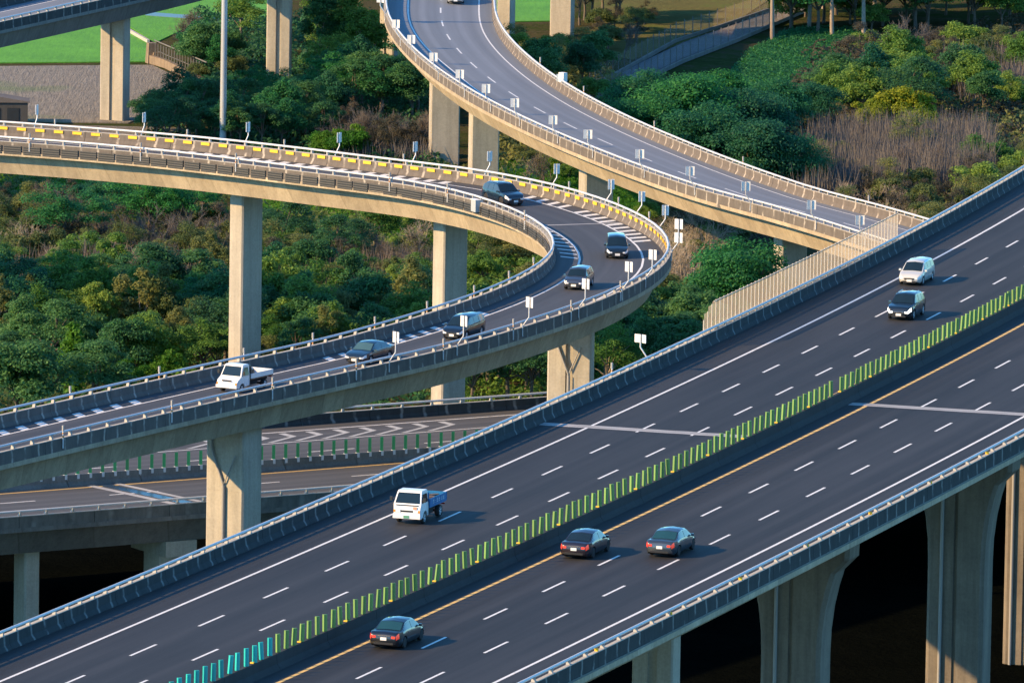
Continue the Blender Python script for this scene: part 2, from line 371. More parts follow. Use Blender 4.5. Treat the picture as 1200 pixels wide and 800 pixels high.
patch('irrigation_channel',[(172,14),(300,24),(302,28),(170,18)],simple('channel_water',(.10,.17,.17),.35),.09)
patch('footpath',[(660,128),(735,100),(800,68),(860,46),(905,28),(945,14),(940,4),(900,14),(850,32),(800,50),(745,76),(690,108),(640,122)],PATHM,.06)
patch('meadow',[(560,250),(720,250),(830,262),(820,236),(700,196),(560,188)],GRASS,.05)
patch('meadow',[(820,120),(880,60),(930,34),(1010,34),(1000,70),(930,96)],GRASS,.05)
patch('meadow',[(290,330),(520,330),(520,230),(290,226)],GRASS,.05)
patch('meadow',[(-40,250),(160,262),(160,206),(-40,196)],GRASS,.05)
patch('dry_verge',[(740,70),(850,34),(900,0),(900,-30),(700,-30),(690,60)],DRY,.04)
patch('shade_dark_soil',[(-60,620),(520,545),(1300,470),(1300,1000),(-60,1000)],ground_material('painted_shade_soil',[(.3,(.0015,.002,.002)),(.7,(.004,.005,.004))],.3),.04)  # near-black ground colour stands in for the deep shade under the decks
patch('dry_verge',[(930,290),(1090,240),(1010,214),(900,240)],DRY,.04)

# ================================================================== ROADS
# --- main freeway
th,k1,k2=4.450187,-5.91855556e-4,2.41389282e-6
def main_pts():
    out={0:(37.1834917,711.20539)}; x,y=out[0]; s=0
    while s<344:
        for i in range(8):
            u=s+(i+.5)*.5; a=th+k1*u+.5*k2*u*u; x+=math.cos(a)*.5; y+=math.sin(a)*.5
        s+=4; out[s]=(x,y)
    x,y=out[0]; s=0
    while s>-200:
        for i in range(8):
            u=s-(i+.5)*.5; a=th+k1*u+.5*k2*u*u; x-=math.cos(a)*.5; y-=math.sin(a)*.5
        s-=4; out[s]=(x,y)
    return [(out[k][0],out[k][1],0.) for k in sorted(out)]
MP=Path(main_pts(),side=-1); MP.S=MP.S-200.; MP.smin,MP.smax=MP.S[0],MP.S[-1]
MA,MBE=-190.,336.
TM=8.75
mainv=viaduct('freeway_viaduct','wide dark freeway bridge crossing the foreground from lower left to upper right',MP,MA,MBE,-7.15,25.0,GIRD,2.3,1.4,2.0,6.)
road=sweep_obj('freeway_road',MP,MA,MBE,[(-6.7,.0),(24.55,.0)],A_MAIN,None,4.,False); tag(road,kind='structure')
strip('edge_line',MP,MA,MBE,-3.45,.20,WHITE,road,st=4.); strip('edge_line',MP,MA,MBE,21.13,.20,WHITE,road,st=4.)
strip('inner_edge_line',MP,MA,MBE,10.42,.24,YELP,road,st=4.); strip('inner_edge_line',MP,MA,MBE,7.1,.18,YELP,road,st=4.)
for t,ph in ((0,0.),(3.65,0.),(13.86,1.6),(17.51,1.6)):
    for k in range(-19,34):
        s=k*10.+ph
        u=(s-100)/100; s2=s+1.39*(u*u-1)+2.91*(u**3-u) if -60<s<330 else s
        if MA<s2<MBE-4: strip('lane_dash',MP,s2,s2+4.,t,.17,WHITE,road,st=4.)
for (a,t0,t1) in ((101.6,-6.65,8.3),(85.,9.2,24.5)):
    v=MB(); N=14
    for w,h,mm in ((1.15,.008,0),(.10,.014,1)):
        vs=[]
        for i in range(N+1):
            t=t0+(t1-t0)*i/N; j=RNG.normal(0,.035)
            vs += [MP.pt(a-w/2+j,t,h),MP.pt(a+w/2+j,t,h)]
        v.add(vs,[[2*i,2*i+1,2*i+3,2*i+2] for i in range(N)],mm)
    v.build('expansion_joint',[JOINT,DARKM],road)
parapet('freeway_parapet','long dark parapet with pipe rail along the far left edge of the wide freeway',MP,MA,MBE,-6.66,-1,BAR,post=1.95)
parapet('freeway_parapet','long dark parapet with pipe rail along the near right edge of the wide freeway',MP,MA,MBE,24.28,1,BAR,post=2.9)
# median barrier with anti-glare slats
med=thing('median_barrier','dark median barrier topped by a row of light green anti glare slats','barrier')
for a in np.arange(MA,MBE-8,8.):
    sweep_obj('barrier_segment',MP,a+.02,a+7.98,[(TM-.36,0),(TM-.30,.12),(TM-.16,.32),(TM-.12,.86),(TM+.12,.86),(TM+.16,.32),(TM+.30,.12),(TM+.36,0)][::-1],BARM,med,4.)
def slatmat(name,c):
    m,n,l,b=newmat(name); oi=nd(n,'ShaderNodeObjectInfo'); h=nd(n,'ShaderNodeHueSaturation'); h.inputs['Color'].default_value=(*c,1)
    mr=nd(n,'ShaderNodeMapRange'); l.new(oi.outputs['Random'],mr.inputs[0]); mr.inputs[3].default_value=.8; mr.inputs[4].default_value=1.15; l.new(mr.outputs[0],h.inputs['Value']); l.new(h.outputs[0],b.inputs['Base Color']); b.inputs['Roughness'].default_value=.5; return m
SLG=slatmat('slat_green',(.17,.30,.075)); SLT=slatmat('slat_teal',(.02,.42,.38)); SLD=slatmat('post_green',(.01,.16,.08))
def slat_me(mat,h=1.0,w=.25):
    mb=MB(); n=6; sec=[]
    for i in range(n+1):
        a=math.pi*(i/n-.5); sec.append((.05*math.cos(a),w/2*math.sin(a)))
    sec += [(-.03,w/2),(-.03,-w/2)]; m_=len(sec); vs=[(x,y,z) for z in (0,h-.03) for x,y in sec]+[(x*.7,y*.8,h) for x,y in sec]
    fs=[[i+r*m_,(i+1)%m_+r*m_,(i+1)%m_+(r+1)*m_,i+(r+1)*m_] for r in (0,1) for i in range(m_)]+[list(range(2*m_,3*m_))]
    mb.add(vs,fs,0,False); mb.box((.02,-w/2-.008,h/2),(.17,.03,h)); return mb.me('antiglare_slat',[mat])
sg,stl=slat_me(SLG),slat_me(SLT); foot=MB(); foot.box((0,0,.03),(.16,.2,.07)); footme=foot.me('slat_foot',[YPAN])
for k in range(-12,245):
    s=k*1.24+random.gauss(0,.035)
    if s>MBE: break
    if abs(s-87)<.8 : continue
    p=MP.pt(s,TM+.02,.865); tq=s>=193.5
    o=obj('antiglare_slat',stl if tq else sg,med,p,MP.ang(s)+R(47)+random.gauss(0,.09))
    o.rotation_euler[0]=random.gauss(0,.03); o.rotation_euler[1]=random.gauss(0,.02); o.scale=(1,1,random.uniform(.95,1.03))
    if tq: o['label']='teal anti glare slat'
    if k%6==3: obj('slat_foot',footme,med,MP.pt(s+.25,TM-.05,.862),MP.ang(s),label='yellow slat foot')
# orange reflectors on the near parapet
rm=MB(); rm.box((0,0,.09),(.22,.06,.16)); rm.box((0,0,.02),(.08,.06,.1))
rme=rm.me('reflector',[YPAN]); 
par=[o for o in COL.objects if o.name=='freeway_parapet.001'][0]
for s in (212,199,186,173,160,147,134,121,108,95,82): 
    obj('reflector',rme,par,MP.pt(s,24.6,.872),MP.ang(s)+1.57)

# --- loop ramp
LP=Path([[-58.48,819.81,-6.33],[-54.77,818.32,-6.33],[-51.06,816.82,-6.33],[-47.37,815.29,-6.33],[-43.69,813.71,-6.33],[-40.05,812.06,-6.33],[-36.45,810.32,-6.32],[-32.91,808.44,-6.32],[-29.48,806.4,-6.32],[-26.17,804.14,-6.32],[-23.0,801.7,-6.32],[-19.95,799.12,-6.31],[-16.95,796.47,-6.31],[-13.94,793.85,-6.31],[-10.85,791.3,-6.31],[-7.87,788.64,-6.3],[-5.17,785.7,-6.3],[-2.82,782.46,-6.3],[-0.79,779.02,-6.29],[0.97,775.43,-6.29],[2.5,771.73,-6.29],[3.83,767.96,-6.28],[4.95,764.12,-6.28],[5.88,760.23,-6.27],[6.62,756.29,-6.27],[7.14,752.33,-6.26],[7.44,748.34,-6.25],[7.53,744.34,-6.25],[7.38,740.34,-6.24],[6.99,736.36,-6.24],[6.41,732.4,-6.23],[5.65,728.48,-6.22],[4.75,724.58,-6.21],[3.71,720.71,-6.2],[2.57,716.88,-6.2],[1.32,713.08,-6.19],[-0.01,709.3,-6.18],[-1.41,705.55,-6.17],[-2.88,701.83,-6.16],[-4.4,698.13,-6.15],[-5.96,694.45,-6.13],[-7.58,690.8,-6.12],[-9.31,687.2,-6.11],[-11.17,683.66,-6.1],[-13.11,680.16,-6.08],[-15.05,676.67,-6.07],[-16.99,673.17,-6.06],[-18.93,669.67,-6.04],[-20.86,666.16,-6.03],[-22.77,662.65,-6.01],[-24.68,659.13,-5.99],[-26.57,655.6,-5.98],[-28.44,652.07,-5.96],[-30.31,648.54,-5.94],[-32.17,644.99,-5.92],[-34.03,641.45,-5.9],[-35.87,637.9,-5.88],[-37.72,634.36,-5.86]],side=1,e=-.0107,before=60,after=60)
loopv=viaduct('loop_ramp_viaduct','curved single lane loop ramp bridge sweeping round from upper left to lower left',LP,-58,286,-4.7,4.7,GIRD,2.05,.75,.7,2.5)
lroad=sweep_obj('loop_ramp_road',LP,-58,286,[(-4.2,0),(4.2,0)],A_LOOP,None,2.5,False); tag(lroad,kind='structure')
strip('edge_line',LP,-58,286,-2.5,.17,WHITE,lroad); strip('edge_line',LP,-58,286,2.4,.17,WHITE,lroad)
def bars(s0,s1,st,ta,tb,sl,w=.42):
    s=s0
    while s<s1: quadmark('hatch_bar',LP,[(s,ta),(s+w,ta),(s+w+sl,tb),(s+sl,tb)],WHITE,lroad); s+=st
bars(26,60,1.6,-2.62,-3.9,-.3,.75); bars(70.5,77,1.9,-2.62,-4.05,-.9,.7); bars(79.5,98,1.95,-2.62,-4.05,-.6,.75)
bars(88,108,2.4,2.55,3.85,-1.2,.55); bars(142,172,2.35,2.46,3.75,-1.25,.95); bars(197,262,2.5,2.46,3.75,-1.25,1.0); bars(-58,58,1.95,2.5,3.8,.5,1.0)
jb=MB(); vs=[]
for i in range(9):
    t=-4.1+8.2*i/8; vs+=[LP.pt(86.4+RNG.normal(0,.05),t,.008),LP.pt(86.8+RNG.normal(0,.05),t,.008)]
jb.add(vs,[[2*i,2*i+1,2*i+3,2*i+2] for i in range(8)]); jb.build('expansion_joint',[JOINT],lroad)
lout=parapet('loop_outer_parapet','outer parapet of the loop ramp with pipe rail and yellow panels on its curve',LP,-58,286,-4.22,-1,BARW,post=lambda u:1.75 if u<115 else 2.5,railz=1.2)
lin=parapet('loop_inner_parapet','inner parapet of the loop ramp with pipe rail and louvred outer face',LP,-58,286,4.22,1,BARW,post=lambda u:1.75 if u<105 else 2.5,railz=1.2)
yp=MB(); yp.box((0,0,0),(.85,.05,.24)); ypm=yp.me('yellow_panel',[YPAN])
s=-20.
while s<112:
    p=LP.pt(s,-4.22-.13,.68); obj('yellow_panel',ypm,lout,p,LP.ang(s)); s+=1.72
p=LP.pt(222,4.22+.13,.68); obj('yellow_panel',ypm,lin,p,LP.ang(222))
# louvred panels on the outside of the inner parapet
lv=MB(); lv.box((0,.0,.32),(1.62,.03,.72),1)
for k in range(4): lv.box((0,-.035,.06+k*.19),(1.6,.05,.075),0)
LVM=[simple('louvre_metal',(.10,.095,.09),.6,.2),DARKM]; lvm=lv.me('louvre_panel',LVM)
s=-56.
while s<112:
    p=LP.pt(s,4.22+.49,-.12); obj('louvre_panel',lvm,lin,p,LP.ang(s)); s+=1.9
for s,t,a,b,k in ((41,0,1.5,2.6,{}),(64,0,1.55,2.5,{}),(128,.3,1.1,3.4,dict(groove=True,pipe=1)),(190,-.85,2.6,3.0,dict(pipe=1)),(4,0,1.5,2.6,{}),(-34,0,1.5,2.6,{}),(97,0,1.5,2.6,{}),(232,0,2.0,2.75,{}),(272,0,2.0,2.75,{})):
    if s==97: continue
    pier(LP,s,t,a,b,loopv,2.05,**k)

# --- flyover
FP=Path([[-7.87,986.76,-12.16],[-7.85,982.76,-12.26],[-7.8,978.76,-12.37],[-7.7,974.76,-12.47],[-7.53,970.77,-12.58],[-7.29,966.77,-12.69],[-6.97,962.79,-12.79],[-6.58,958.81,-12.9],[-6.12,954.83,-13.01],[-5.61,950.86,-13.12],[-5.04,946.9,-13.24],[-4.42,942.95,-13.35],[-3.76,939.01,-13.46],[-3.04,935.07,-13.58],[-2.27,931.15,-13.7],[-1.45,927.23,-13.81],[-0.57,923.33,-13.93],[0.37,919.44,-14.05],[1.37,915.57,-14.18],[2.43,911.71,-14.3],[3.55,907.87,-14.42],[4.72,904.04,-14.55],[5.94,900.24,-14.68],[7.22,896.45,-14.81],[8.54,892.67,-14.94],[9.92,888.92,-15.07],[11.34,885.18,-15.2],[12.81,881.46,-15.34],[14.33,877.75,-15.48],[15.9,874.07,-15.62],[17.52,870.42,-15.76],[19.22,866.8,-15.9],[21.01,863.22,-16.05],[22.98,859.74,-16.19],[25.15,856.38,-16.34],[27.36,853.05,-16.49],[29.45,849.64,-16.65],[31.44,846.17,-16.8],[33.37,842.67,-16.96],[35.27,839.15,-17.12],[37.16,835.62,-17.28],[39.03,832.09,-17.45],[40.9,828.55,-17.61]],side=1,e=.045,before=80,after=60)
flyv=viaduct('flyover_viaduct','two lane flyover bridge descending from the top centre and passing under the freeway',FP,-78,226,-5.75,5.75,GIRD,2.0,.8,.9,3.)
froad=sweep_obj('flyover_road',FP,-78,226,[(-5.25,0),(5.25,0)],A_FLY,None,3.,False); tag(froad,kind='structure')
strip('edge_line',FP,-78,226,-3.95,.16,WHITE,froad)
v=[];N=60
for i in range(N+1):
    s=-78+(304)*i/N; t=float(np.interp(s,[-20,16,34,51,71,110],[3.3,3.25,3.05,2.75,3.2,3.4])); v+=[FP.pt(s,t-.08,.006),FP.pt(s,t+.08,.006)]
obj('edge_line',mesh('edge_line',v,[[2*i,2*i+1,2*i+3,2*i+2] for i in range(N)],WHITE),froad)
u0,_=FP.locate(400+432/3,190/3)
for k in range(-12,20):
    s=u0+k*10-4
    if -76<s<216: strip('lane_dash',FP,s,s+4,-.05,.16,WHITE,froad,st=2.)
fr=parapet('flyover_right_parapet','right hand parapet of the flyover, its inner face to the camera',FP,-78,226,-5.27,-1,BARW,post=1.5,railz=1.15)
fl=parapet('flyover_left_parapet','left hand parapet of the flyover, streaked outer face to the camera',FP,-78,226,5.27,1,BARW,post=1.5,railz=1.15)
for s,t,a,b,k in ((29,.6,1.9,2.9,dict(cap=(3.6,.9))),(52,0,1.8,2.75,{}),(93,0,2.0,2.75,{}),(135,0,1.5,2.75,{}),(-12,0,1.8,2.75,{}),(-55,0,1.8,2.75,{}),(178,0,1.5,2.75,{})):
    if s==-12: continue
    pier(FP,s,t,a,b,flyv,2.0,**k)

# --- lower freeway
h=Vector((.85,.527)).normalized()
LZ=-15.5; Y0=at(0,578.7,LZ); Y0=Vector((Y0.x,Y0.y))
LWP=Path([(Y0.x+h.x*k,Y0.y+h.y*k,LZ) for k in np.arange(-80,150,10.)],side=1); LWP.S=LWP.S-80.; LWP.smin,LWP.smax=-80.,140.
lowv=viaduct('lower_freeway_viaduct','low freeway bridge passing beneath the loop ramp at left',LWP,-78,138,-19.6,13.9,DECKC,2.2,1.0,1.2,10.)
wroad=sweep_obj('lower_freeway_road',LWP,-78,138,[(-19.1,0),(13.4,0)],A_LOW,None,10.,False); tag(wroad,kind='structure')
strip('inner_edge_line',LWP,-78,138,0,.2,YELP,wroad,st=20); strip('edge_line',LWP,-78,138,-16.9,.2,WHITE,wroad,st=20)
u1,_=LWP.locate(49,588.7)
for k in range(-9,14):
    s=u1-4+10*k
    if -78<s<132:
        strip('lane_dash',LWP,s,s+4,3.75,.17,WHITE,wroad,st=4); strip('lane_dash',LWP,s+3,s+7,-7.6,.17,WHITE,wroad,st=4)
s=-78
while s<132: strip('short_dash',LWP,s,s+1.,7.4,.28,WHITE,wroad,st=4); s+=3.2
ca,_=LWP.locate(238,528); cb,_=LWP.locate(560,505); s=ca
while s<cb:
    for tE,ds in ((-16.3,0.),(-12.8,-3.0)):
        quadmark('chevron_mark',LWP,[(s,-14.6),(s+.6,-14.6),(s+.6+ds,tE),(s+ds,tE)],WORN,wroad)
    s+=2.3
strip('edge_line',LWP,ca-4,cb+10,-12.3,.16,WHITE,wroad,st=20)
jb=MB()
for ds,w,hh,mm in ((-1.1,.6,.008,0),(0,1.0,.01,1),(1.1,.5,.008,0)):
    ua,_=LWP.locate(112,565); ub,_=LWP.locate(184,592)
    a=ua+ds; vs=[LWP.pt(a-w/2,-.6,hh),LWP.pt(a+w/2,-.6,hh),LWP.pt(a+w/2+1.5,10.5,hh),LWP.pt(a-w/2+1.5,10.5,hh)]; jb.add(vs,[[0,1,2,3]],mm)
jb.build('expansion_joint',[JOINT,simple('wet_rubber',(.03,.06,.10),.25)],wroad)
parapet('lower_near_parapet','stained low parapet with rail along the near edge of the lower freeway',LWP,-78,138,13.3,1,barrier_mat('parapet_stained',(.19,.18,.165),(.07,.068,.062),(.25,.24,.22),3.1),post=2.1,seg=6.,railz=1.1,h=.75)
parapet('lower_far_parapet','low parapet with rail along the far edge of the lower freeway behind the road',LWP,-78,138,-19.,-1,BAR,post=2.6,seg=6.,railz=1.1,h=.75)
lm=thing('lower_median_barrier','low median barrier carrying slim dark green posts on the lower freeway','barrier')
for a in np.arange(-78,136,6.): sweep_obj('barrier_segment',LWP,a+.02,a+5.98,[(-1.45,0),(-1.3,.3),(-1.25,.8),(-1.0,.8),(-.95,.3),(-.8,0)][::-1],DECKC,lm,6.)
gp=slat_me(SLD,1.05,.20); s=-70.
gr_=MB(); gr_.box((0,0,-.18),(.2,.3,.42)); grm=gr_.me('post_bracket',[RAIL])
while s<136:
    obj('green_post',gp,lm,LWP.pt(s,-1.12,.8),LWP.ang(s)+1.2); obj('post_bracket',grm,lm,LWP.pt(s,-1.12,.8),LWP.ang(s)); s+=.92*1.1
for s in (-51.5,-21.5,8,38):
    for t in ((9.5,) if s in (8,38) else (9.5,-11.)):
        pier(LWP,s,t,2.0,2.4,lowv,2.2,cap=(5.,1.1))
pier(LWP,-3.2,9.8,1.2,1.7,lowv,2.2)

# --- overpass at the top left and its continuation above the frame
ov=[(-54.3-12*1.,957.4-30,-12.)]+[(-54.3+k,957.4+2.5*k,-12.) for k in (-4,0,5,10,13.1)]+[(-35.5,1006,-12.),(-27.5,1030,-12),(-17,1047,-12),(-6.,1062,-12),(6.5,1076,-12),(24,1092,-12),(45,1108,-12),(80,1130,-12)]
def densify(P,st=4.):
    P=np.array(P); d=np.concatenate([[0],np.cumsum(np.linalg.norm(np.diff(P[:,:2],axis=0),axis=1))]); u=np.arange(0,d[-1],st)
    Q=np.column_stack([np.interp(u,d,P[:,i]) for i in range(3)])
    for _ in range(6): Q[1:-1]=(Q[:-2]+2*Q[1:-1]+Q[2:])/4
    return Q
OP=Path(densify(ov),side=1,before=60)
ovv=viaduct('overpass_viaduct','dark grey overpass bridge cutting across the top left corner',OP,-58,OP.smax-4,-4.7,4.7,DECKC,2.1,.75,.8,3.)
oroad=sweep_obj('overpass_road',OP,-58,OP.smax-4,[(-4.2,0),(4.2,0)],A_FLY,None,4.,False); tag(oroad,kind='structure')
strip('edge_line',OP,-58,OP.smax-4,-2.5,.16,WHITE,oroad); strip('edge_line',OP,-58,OP.smax-4,2.6,.16,WHITE,oroad)
parapet('overpass_near_parapet','dark parapet with rail on the near side of the top left overpass',OP,-58,OP.smax-4,4.22,1,BAR,post=2.05)
parapet('overpass_far_parapet','dark parapet on the far side of the top left overpass',OP,-58,OP.smax-4,-4.22,-1,BAR,post=2.05)
def pier_at(px,dist,a,b,parent,rz,gz=GZ,**k):
    x=(px-600)/F*dist
    class Q:
        def pt(s,u,t=0,dz=0): return Vector((x,dist,-12))
        def ang(s,u): return rz
    return pier(Q(),0,0,a,b,parent,2.1,gz=gz,**k)
pier_at(127,990,1.6,2.7,ovv,R(248),groove=True)
pier_at(320,1029,1.2,2.6,ovv,R(262),groove=True)
pier_at(452,1046,1.9,1.9,ovv,R(235),groove=True,top_z=-13.8)
pier_at(587,1066,1.6,1.6,ovv,R(250),top_z=-13.8)
pier_at(653,1077,1.4,2.5,ovv,R(255),top_z=-13.8)

# --- piers of the wide freeway (flared heads)
def flared(s,t,wbase,wtop,a,parent):
    p=MP.pt(s,t); foot=GZ-1; H=-2.28-foot; mb=MB(); rings=[]; zs=[0,4,8,12,H-7.5,H-6,H-4.5,H-3.2,H-2.2,H-1.3,H-.01]
    for z in zs:
        f=max(0,(z-(H-7.5))/7.5); w=(wbase+(wtop-wbase)*f**2.2)/2; a2=a/2; c=.25
        if z>H-1.35: w=wtop/2*(.985 if z<H-1 else 1)
        rings.append([(a2,-w+c,z),(a2,-.12,z),(a2-.12,-.12,z),(a2-.12,.12,z),(a2,.12,z),(a2,w-c,z),(a2-c,w,z),(-a2+c,w,z),(-a2,w-c,z),(-a2,-w+c,z),(-a2+c,-w,z),(a2-c,-w,z)])
    n=12; vs=[v for r in rings for v in r]
    mb.add(vs,[[i*n+j,i*n+(j+1)%n,(i+1)*n+(j+1)%n,(i+1)*n+j] for i in range(len(rings)-1) for j in range(n)]); mb.add(rings[-1],[list(range(n))])
    o=mb.build('pier',[PIERC],parent,loc=(p.x,p.y,foot),rz=MP.ang(s))
    pb=MB(); pb.tube([(a/2+.14,-.9,H-.2),(a/2+.14,-.9,.2)],.12,8); pb.build('drainpipe',[PIPE],o); return o
def solve(px,t,z): 
    lo,hi=-180,330
    for _ in range(60):
        m_=(lo+hi)/2; p=MP.pt(m_,t,z); v=p-Vector((0,0,CAMZ)); X=v.dot(cx)/v.dot(ef)*F+600
        if X>px: lo=m_
        else: hi=m_
    return m_
for px,t in ((934,17),(1127,17),(1330,17),(1560,17),(769,17),(560,17)):
    s=solve(px,t,-6)
    if px==769: pier(MP,s,t,1.6,2.5,mainv,2.3,groove=True,mat=CONC); continue
    flared(s,t,3.8,7.3,2.6,mainv)
    if px in (560,): flared(s,.9,4.1,7.6,2.6,mainv)
flared(solve(1209,9.5,-8),9.5,3.0,5.0,2.2,mainv)

# ================================================================== VEHICLES
GLASS=simple('car_glass',(.010,.022,.032),.08,0,0,.5); TYRE=simple('tyre',(.018,.018,.02),.8); RIM=simple('alloy_rim',(.80,.81,.82),.4)
UNDER=simple('underbody',(.012,.012,.014),.8); HEADL=simple('headlamp',(.80,.82,.84),.12,0,.6); TAIL=simple('tail_lamp',(.60,.015,.012),.2,0,.8)
HEADON=simple('headlamp_lit',(.9,.9,.88),.2,emit=(1,.95,.85,1.6)); TAILON=simple('tail_lamp_lit',(.8,.05,.03),.2,emit=(1,.10,.05,.25)); PLATE=simple('number_plate',(.78,.78,.76),.5); PLATEG=simple('green_plate',(.10,.30,.20),.5)
CHROME=simple('chrome',(.65,.66,.68),.18,.9); TRIM=simple('black_trim',(.02,.021,.023),.45); AMBER=simple('amber_lamp',(.8,.3,.03),.3)
def carpaint(name,c,metal=.35): return simple(name,c,.32,metal,1.)
def lerp(x,K): return float(np.interp(x,[k[0] for k in K],[k[1] for k in K]))
CARS={
 'sedan':dict(L=4.75,W=1.82,H=1.49,belt=[(-.5,.78),(-.485,.90),(-.44,.985),(-.30,.975),(0,.93),(.22,.90),(.28,.90),(.40,.80),(.47,.70),(.5,.56)],
   top=[(-.5,0),(-.345,.98),(-.19,1.37),(-.08,1.45),(.04,1.45),(.12,1.39),(.275,.90),(.5,0)],wx=(-.275,.305),glass=((-.335,-.20),(.13,.262)),side=(-.30,.235),bp=(-.035,),r=.315),
 'suv':dict(L=4.5,W=1.84,H=1.68,belt=[(-.5,.85),(-.485,1.0),(-.45,1.08),(0,1.02),(.2,1.03),(.27,1.03),(.42,.93),(.475,.82),(.5,.62)],
   top=[(-.5,0),(-.485,1.1),(-.42,1.44),(-.34,1.60),(-.1,1.68),(.03,1.67),(.09,1.61),(.255,1.02),(.5,0)],wx=(-.29,.30),glass=((-.475,-.42),(.10,.24)),side=(-.43,.215),bp=(-.22,-.03),r=.36),
 'hatch':dict(L=3.85,W=1.70,H=1.52,belt=[(-.5,.80),(-.48,.93),(-.45,1.0),(0,.95),(.24,.93),(.29,.92),(.41,.82),(.47,.74),(.5,.58)],
   top=[(-.5,0),(-.475,1.0),(-.40,1.40),(-.33,1.49),(-.05,1.52),(.06,1.50),(.12,1.43),(.29,.92),(.5,0)],wx=(-.31,.315),glass=((-.465,-.40),(.13,.275)),side=(-.41,.25),bp=(-.06,),r=.31),
 'mpv':dict(L=4.6,W=1.76,H=1.60,belt=[(-.5,.82),(-.485,.98),(-.45,1.04),(0,.97),(.25,.93),(.32,.90),(.43,.78),(.475,.68),(.5,.55)],
   top=[(-.5,0),(-.485,1.05),(-.44,1.44),(-.37,1.55),(-.1,1.60),(.06,1.57),(.13,1.49),(.325,.90),(.5,0)],wx=(-.29,.32),glass=((-.478,-.43),(.14,.31)),side=(-.43,.28),bp=(-.2,.0),r=.31),
}
class Body:
    def __init__(s,k):
        s.__dict__.update(CARS[k]); s.k=k
        s.plan=[(-.5,.78),(-.49,.86),(-.46,.93),(-.40,.975),(-.25,1),(.25,1),(.38,.97),(.44,.91),(.48,.80),(.5,.66)]
        s.h0=min(b for _,b in s.belt[3:6])
    def sec(s,x,arch=True):
        f=x/s.L; hw=lerp(f,s.plan)*s.W/2; zb=lerp(f,s.belt); zt=max(lerp(f,s.top),zb+.012); k=min(1,(zt-zb)/(s.H-.95)); zl=.20 if abs(f)<.46 else .20+.12*(abs(f)-.46)/.04
        gw=hw*(.90-.17*k)
        P=[(0,zl),(hw*.9,zl),(hw*.985,zl+.10),(hw*1.0,zb*.45+.12),(hw*.99,zb*.80),(hw*.955,zb-.015),(gw,zb+(zt-zb)*.90),(gw*.86,zt),(0,zt+.025*k+.03)]
        if arch:
            for w in s.wx:
                dx=abs(x-w*s.L); ra=s.r+.055
                if dx<ra:
                    za=s.r+math.sqrt(ra*ra-dx*dx); P=[P[0]]+[(y*(.93 if i==0 else 1),max(z,min(za+.012*i,zb*.79))) for i,(y,z) in enumerate(P[1:4])]+P[4:]
        return P
    def stations(s):
        X=set(np.round(np.linspace(-.5,.5,34)*s.L,3)) | set(np.round(np.array([p[0] for p in s.plan])*s.L,3)) | set(np.round(np.array([p[0] for p in s.top])*s.L,3))
        for w in s.wx:
            for d in np.linspace(-1,1,11): X.add(round(w*s.L+d*(s.r+.054),3))
        X=sorted(X); out=[X[0]]
        for x in X[1:]:
            if x-out[-1]>.03: out.append(x)
        out[-1]=s.L/2; return out
    def side(s,x,v,sg,off=.008):
        P=s.sec(x,False); i=int(min(len(P)-2,v)); f=v-i; y=P[i][0]*(1-f)+P[i+1][0]*f; z=P[i][1]*(1-f)+P[i+1][1]*f
        dy,dz=P[i+1][0]-P[i][0],P[i+1][1]-P[i][1]; n=math.hypot(dy,dz) or 1
        return (x,sg*(y+off*dz/n),z-off*dy/n)
def body_mesh(B,paintm):
    mb=MB(); X=B.stations(); rings=[]
    for x in X:
        P=B.sec(x); rings.append([(x,-y,z) for y,z in P[::-1]]+[(x,y,z) for y,z in P[1:-1]])
    n=len(rings[0]); vs=[v for r in rings for v in r]; fs=[];ms=[]
    for i in range(len(X)-1):
        for j in range(n):
            fs.append([i*n+j,(i+1)*n+j,(i+1)*n+(j+1)%n,i*n+(j+1)%n])
    b=bmesh.new(); V=[b.verts.new(v) for v in vs]
    for q,f in enumerate(fs):
        fc=b.faces.new([V[k] for k in f]); j=q%n; fc.material_index=1 if j in (7,8) else 0
    for r in (0,len(X)-1):
        fc=b.faces.new([V[r*n+j] for j in range(n)])
    bmesh.ops.recalc_face_normals(b,faces=b.faces)
    for f in b.faces: f.smooth=True
    for e in b.edges:
        if len(e.link_faces)==2 and e.calc_face_angle(0)>R(38): e.smooth=False
    me=bpy.data.meshes.new('body'); b.to_mesh(me); b.free(); me.materials.append(paintm); me.materials.append(UNDER); return me
def grid_patch(fn,us,vs_):
    V=[fn(u,v) for u in us for v in vs_]; n=len(vs_); Fc=[[i*n+j,(i+1)*n+j,(i+1)*n+j+1,i*n+j+1] for i in range(len(us)-1) for j in range(n-1)]
    return V,Fc
def patch_obj(name,fns,mat,root):
    mb=MB()
    for fn,us,vs_ in fns:
        V,Fc=grid_patch(fn,us,vs_); mb.add(V,Fc,0,True)
    me=mb.me(name,[mat]); bm=bmesh.new(); bm.from_mesh(me); bm.to_mesh(me); bm.free(); return obj(name,me,root)
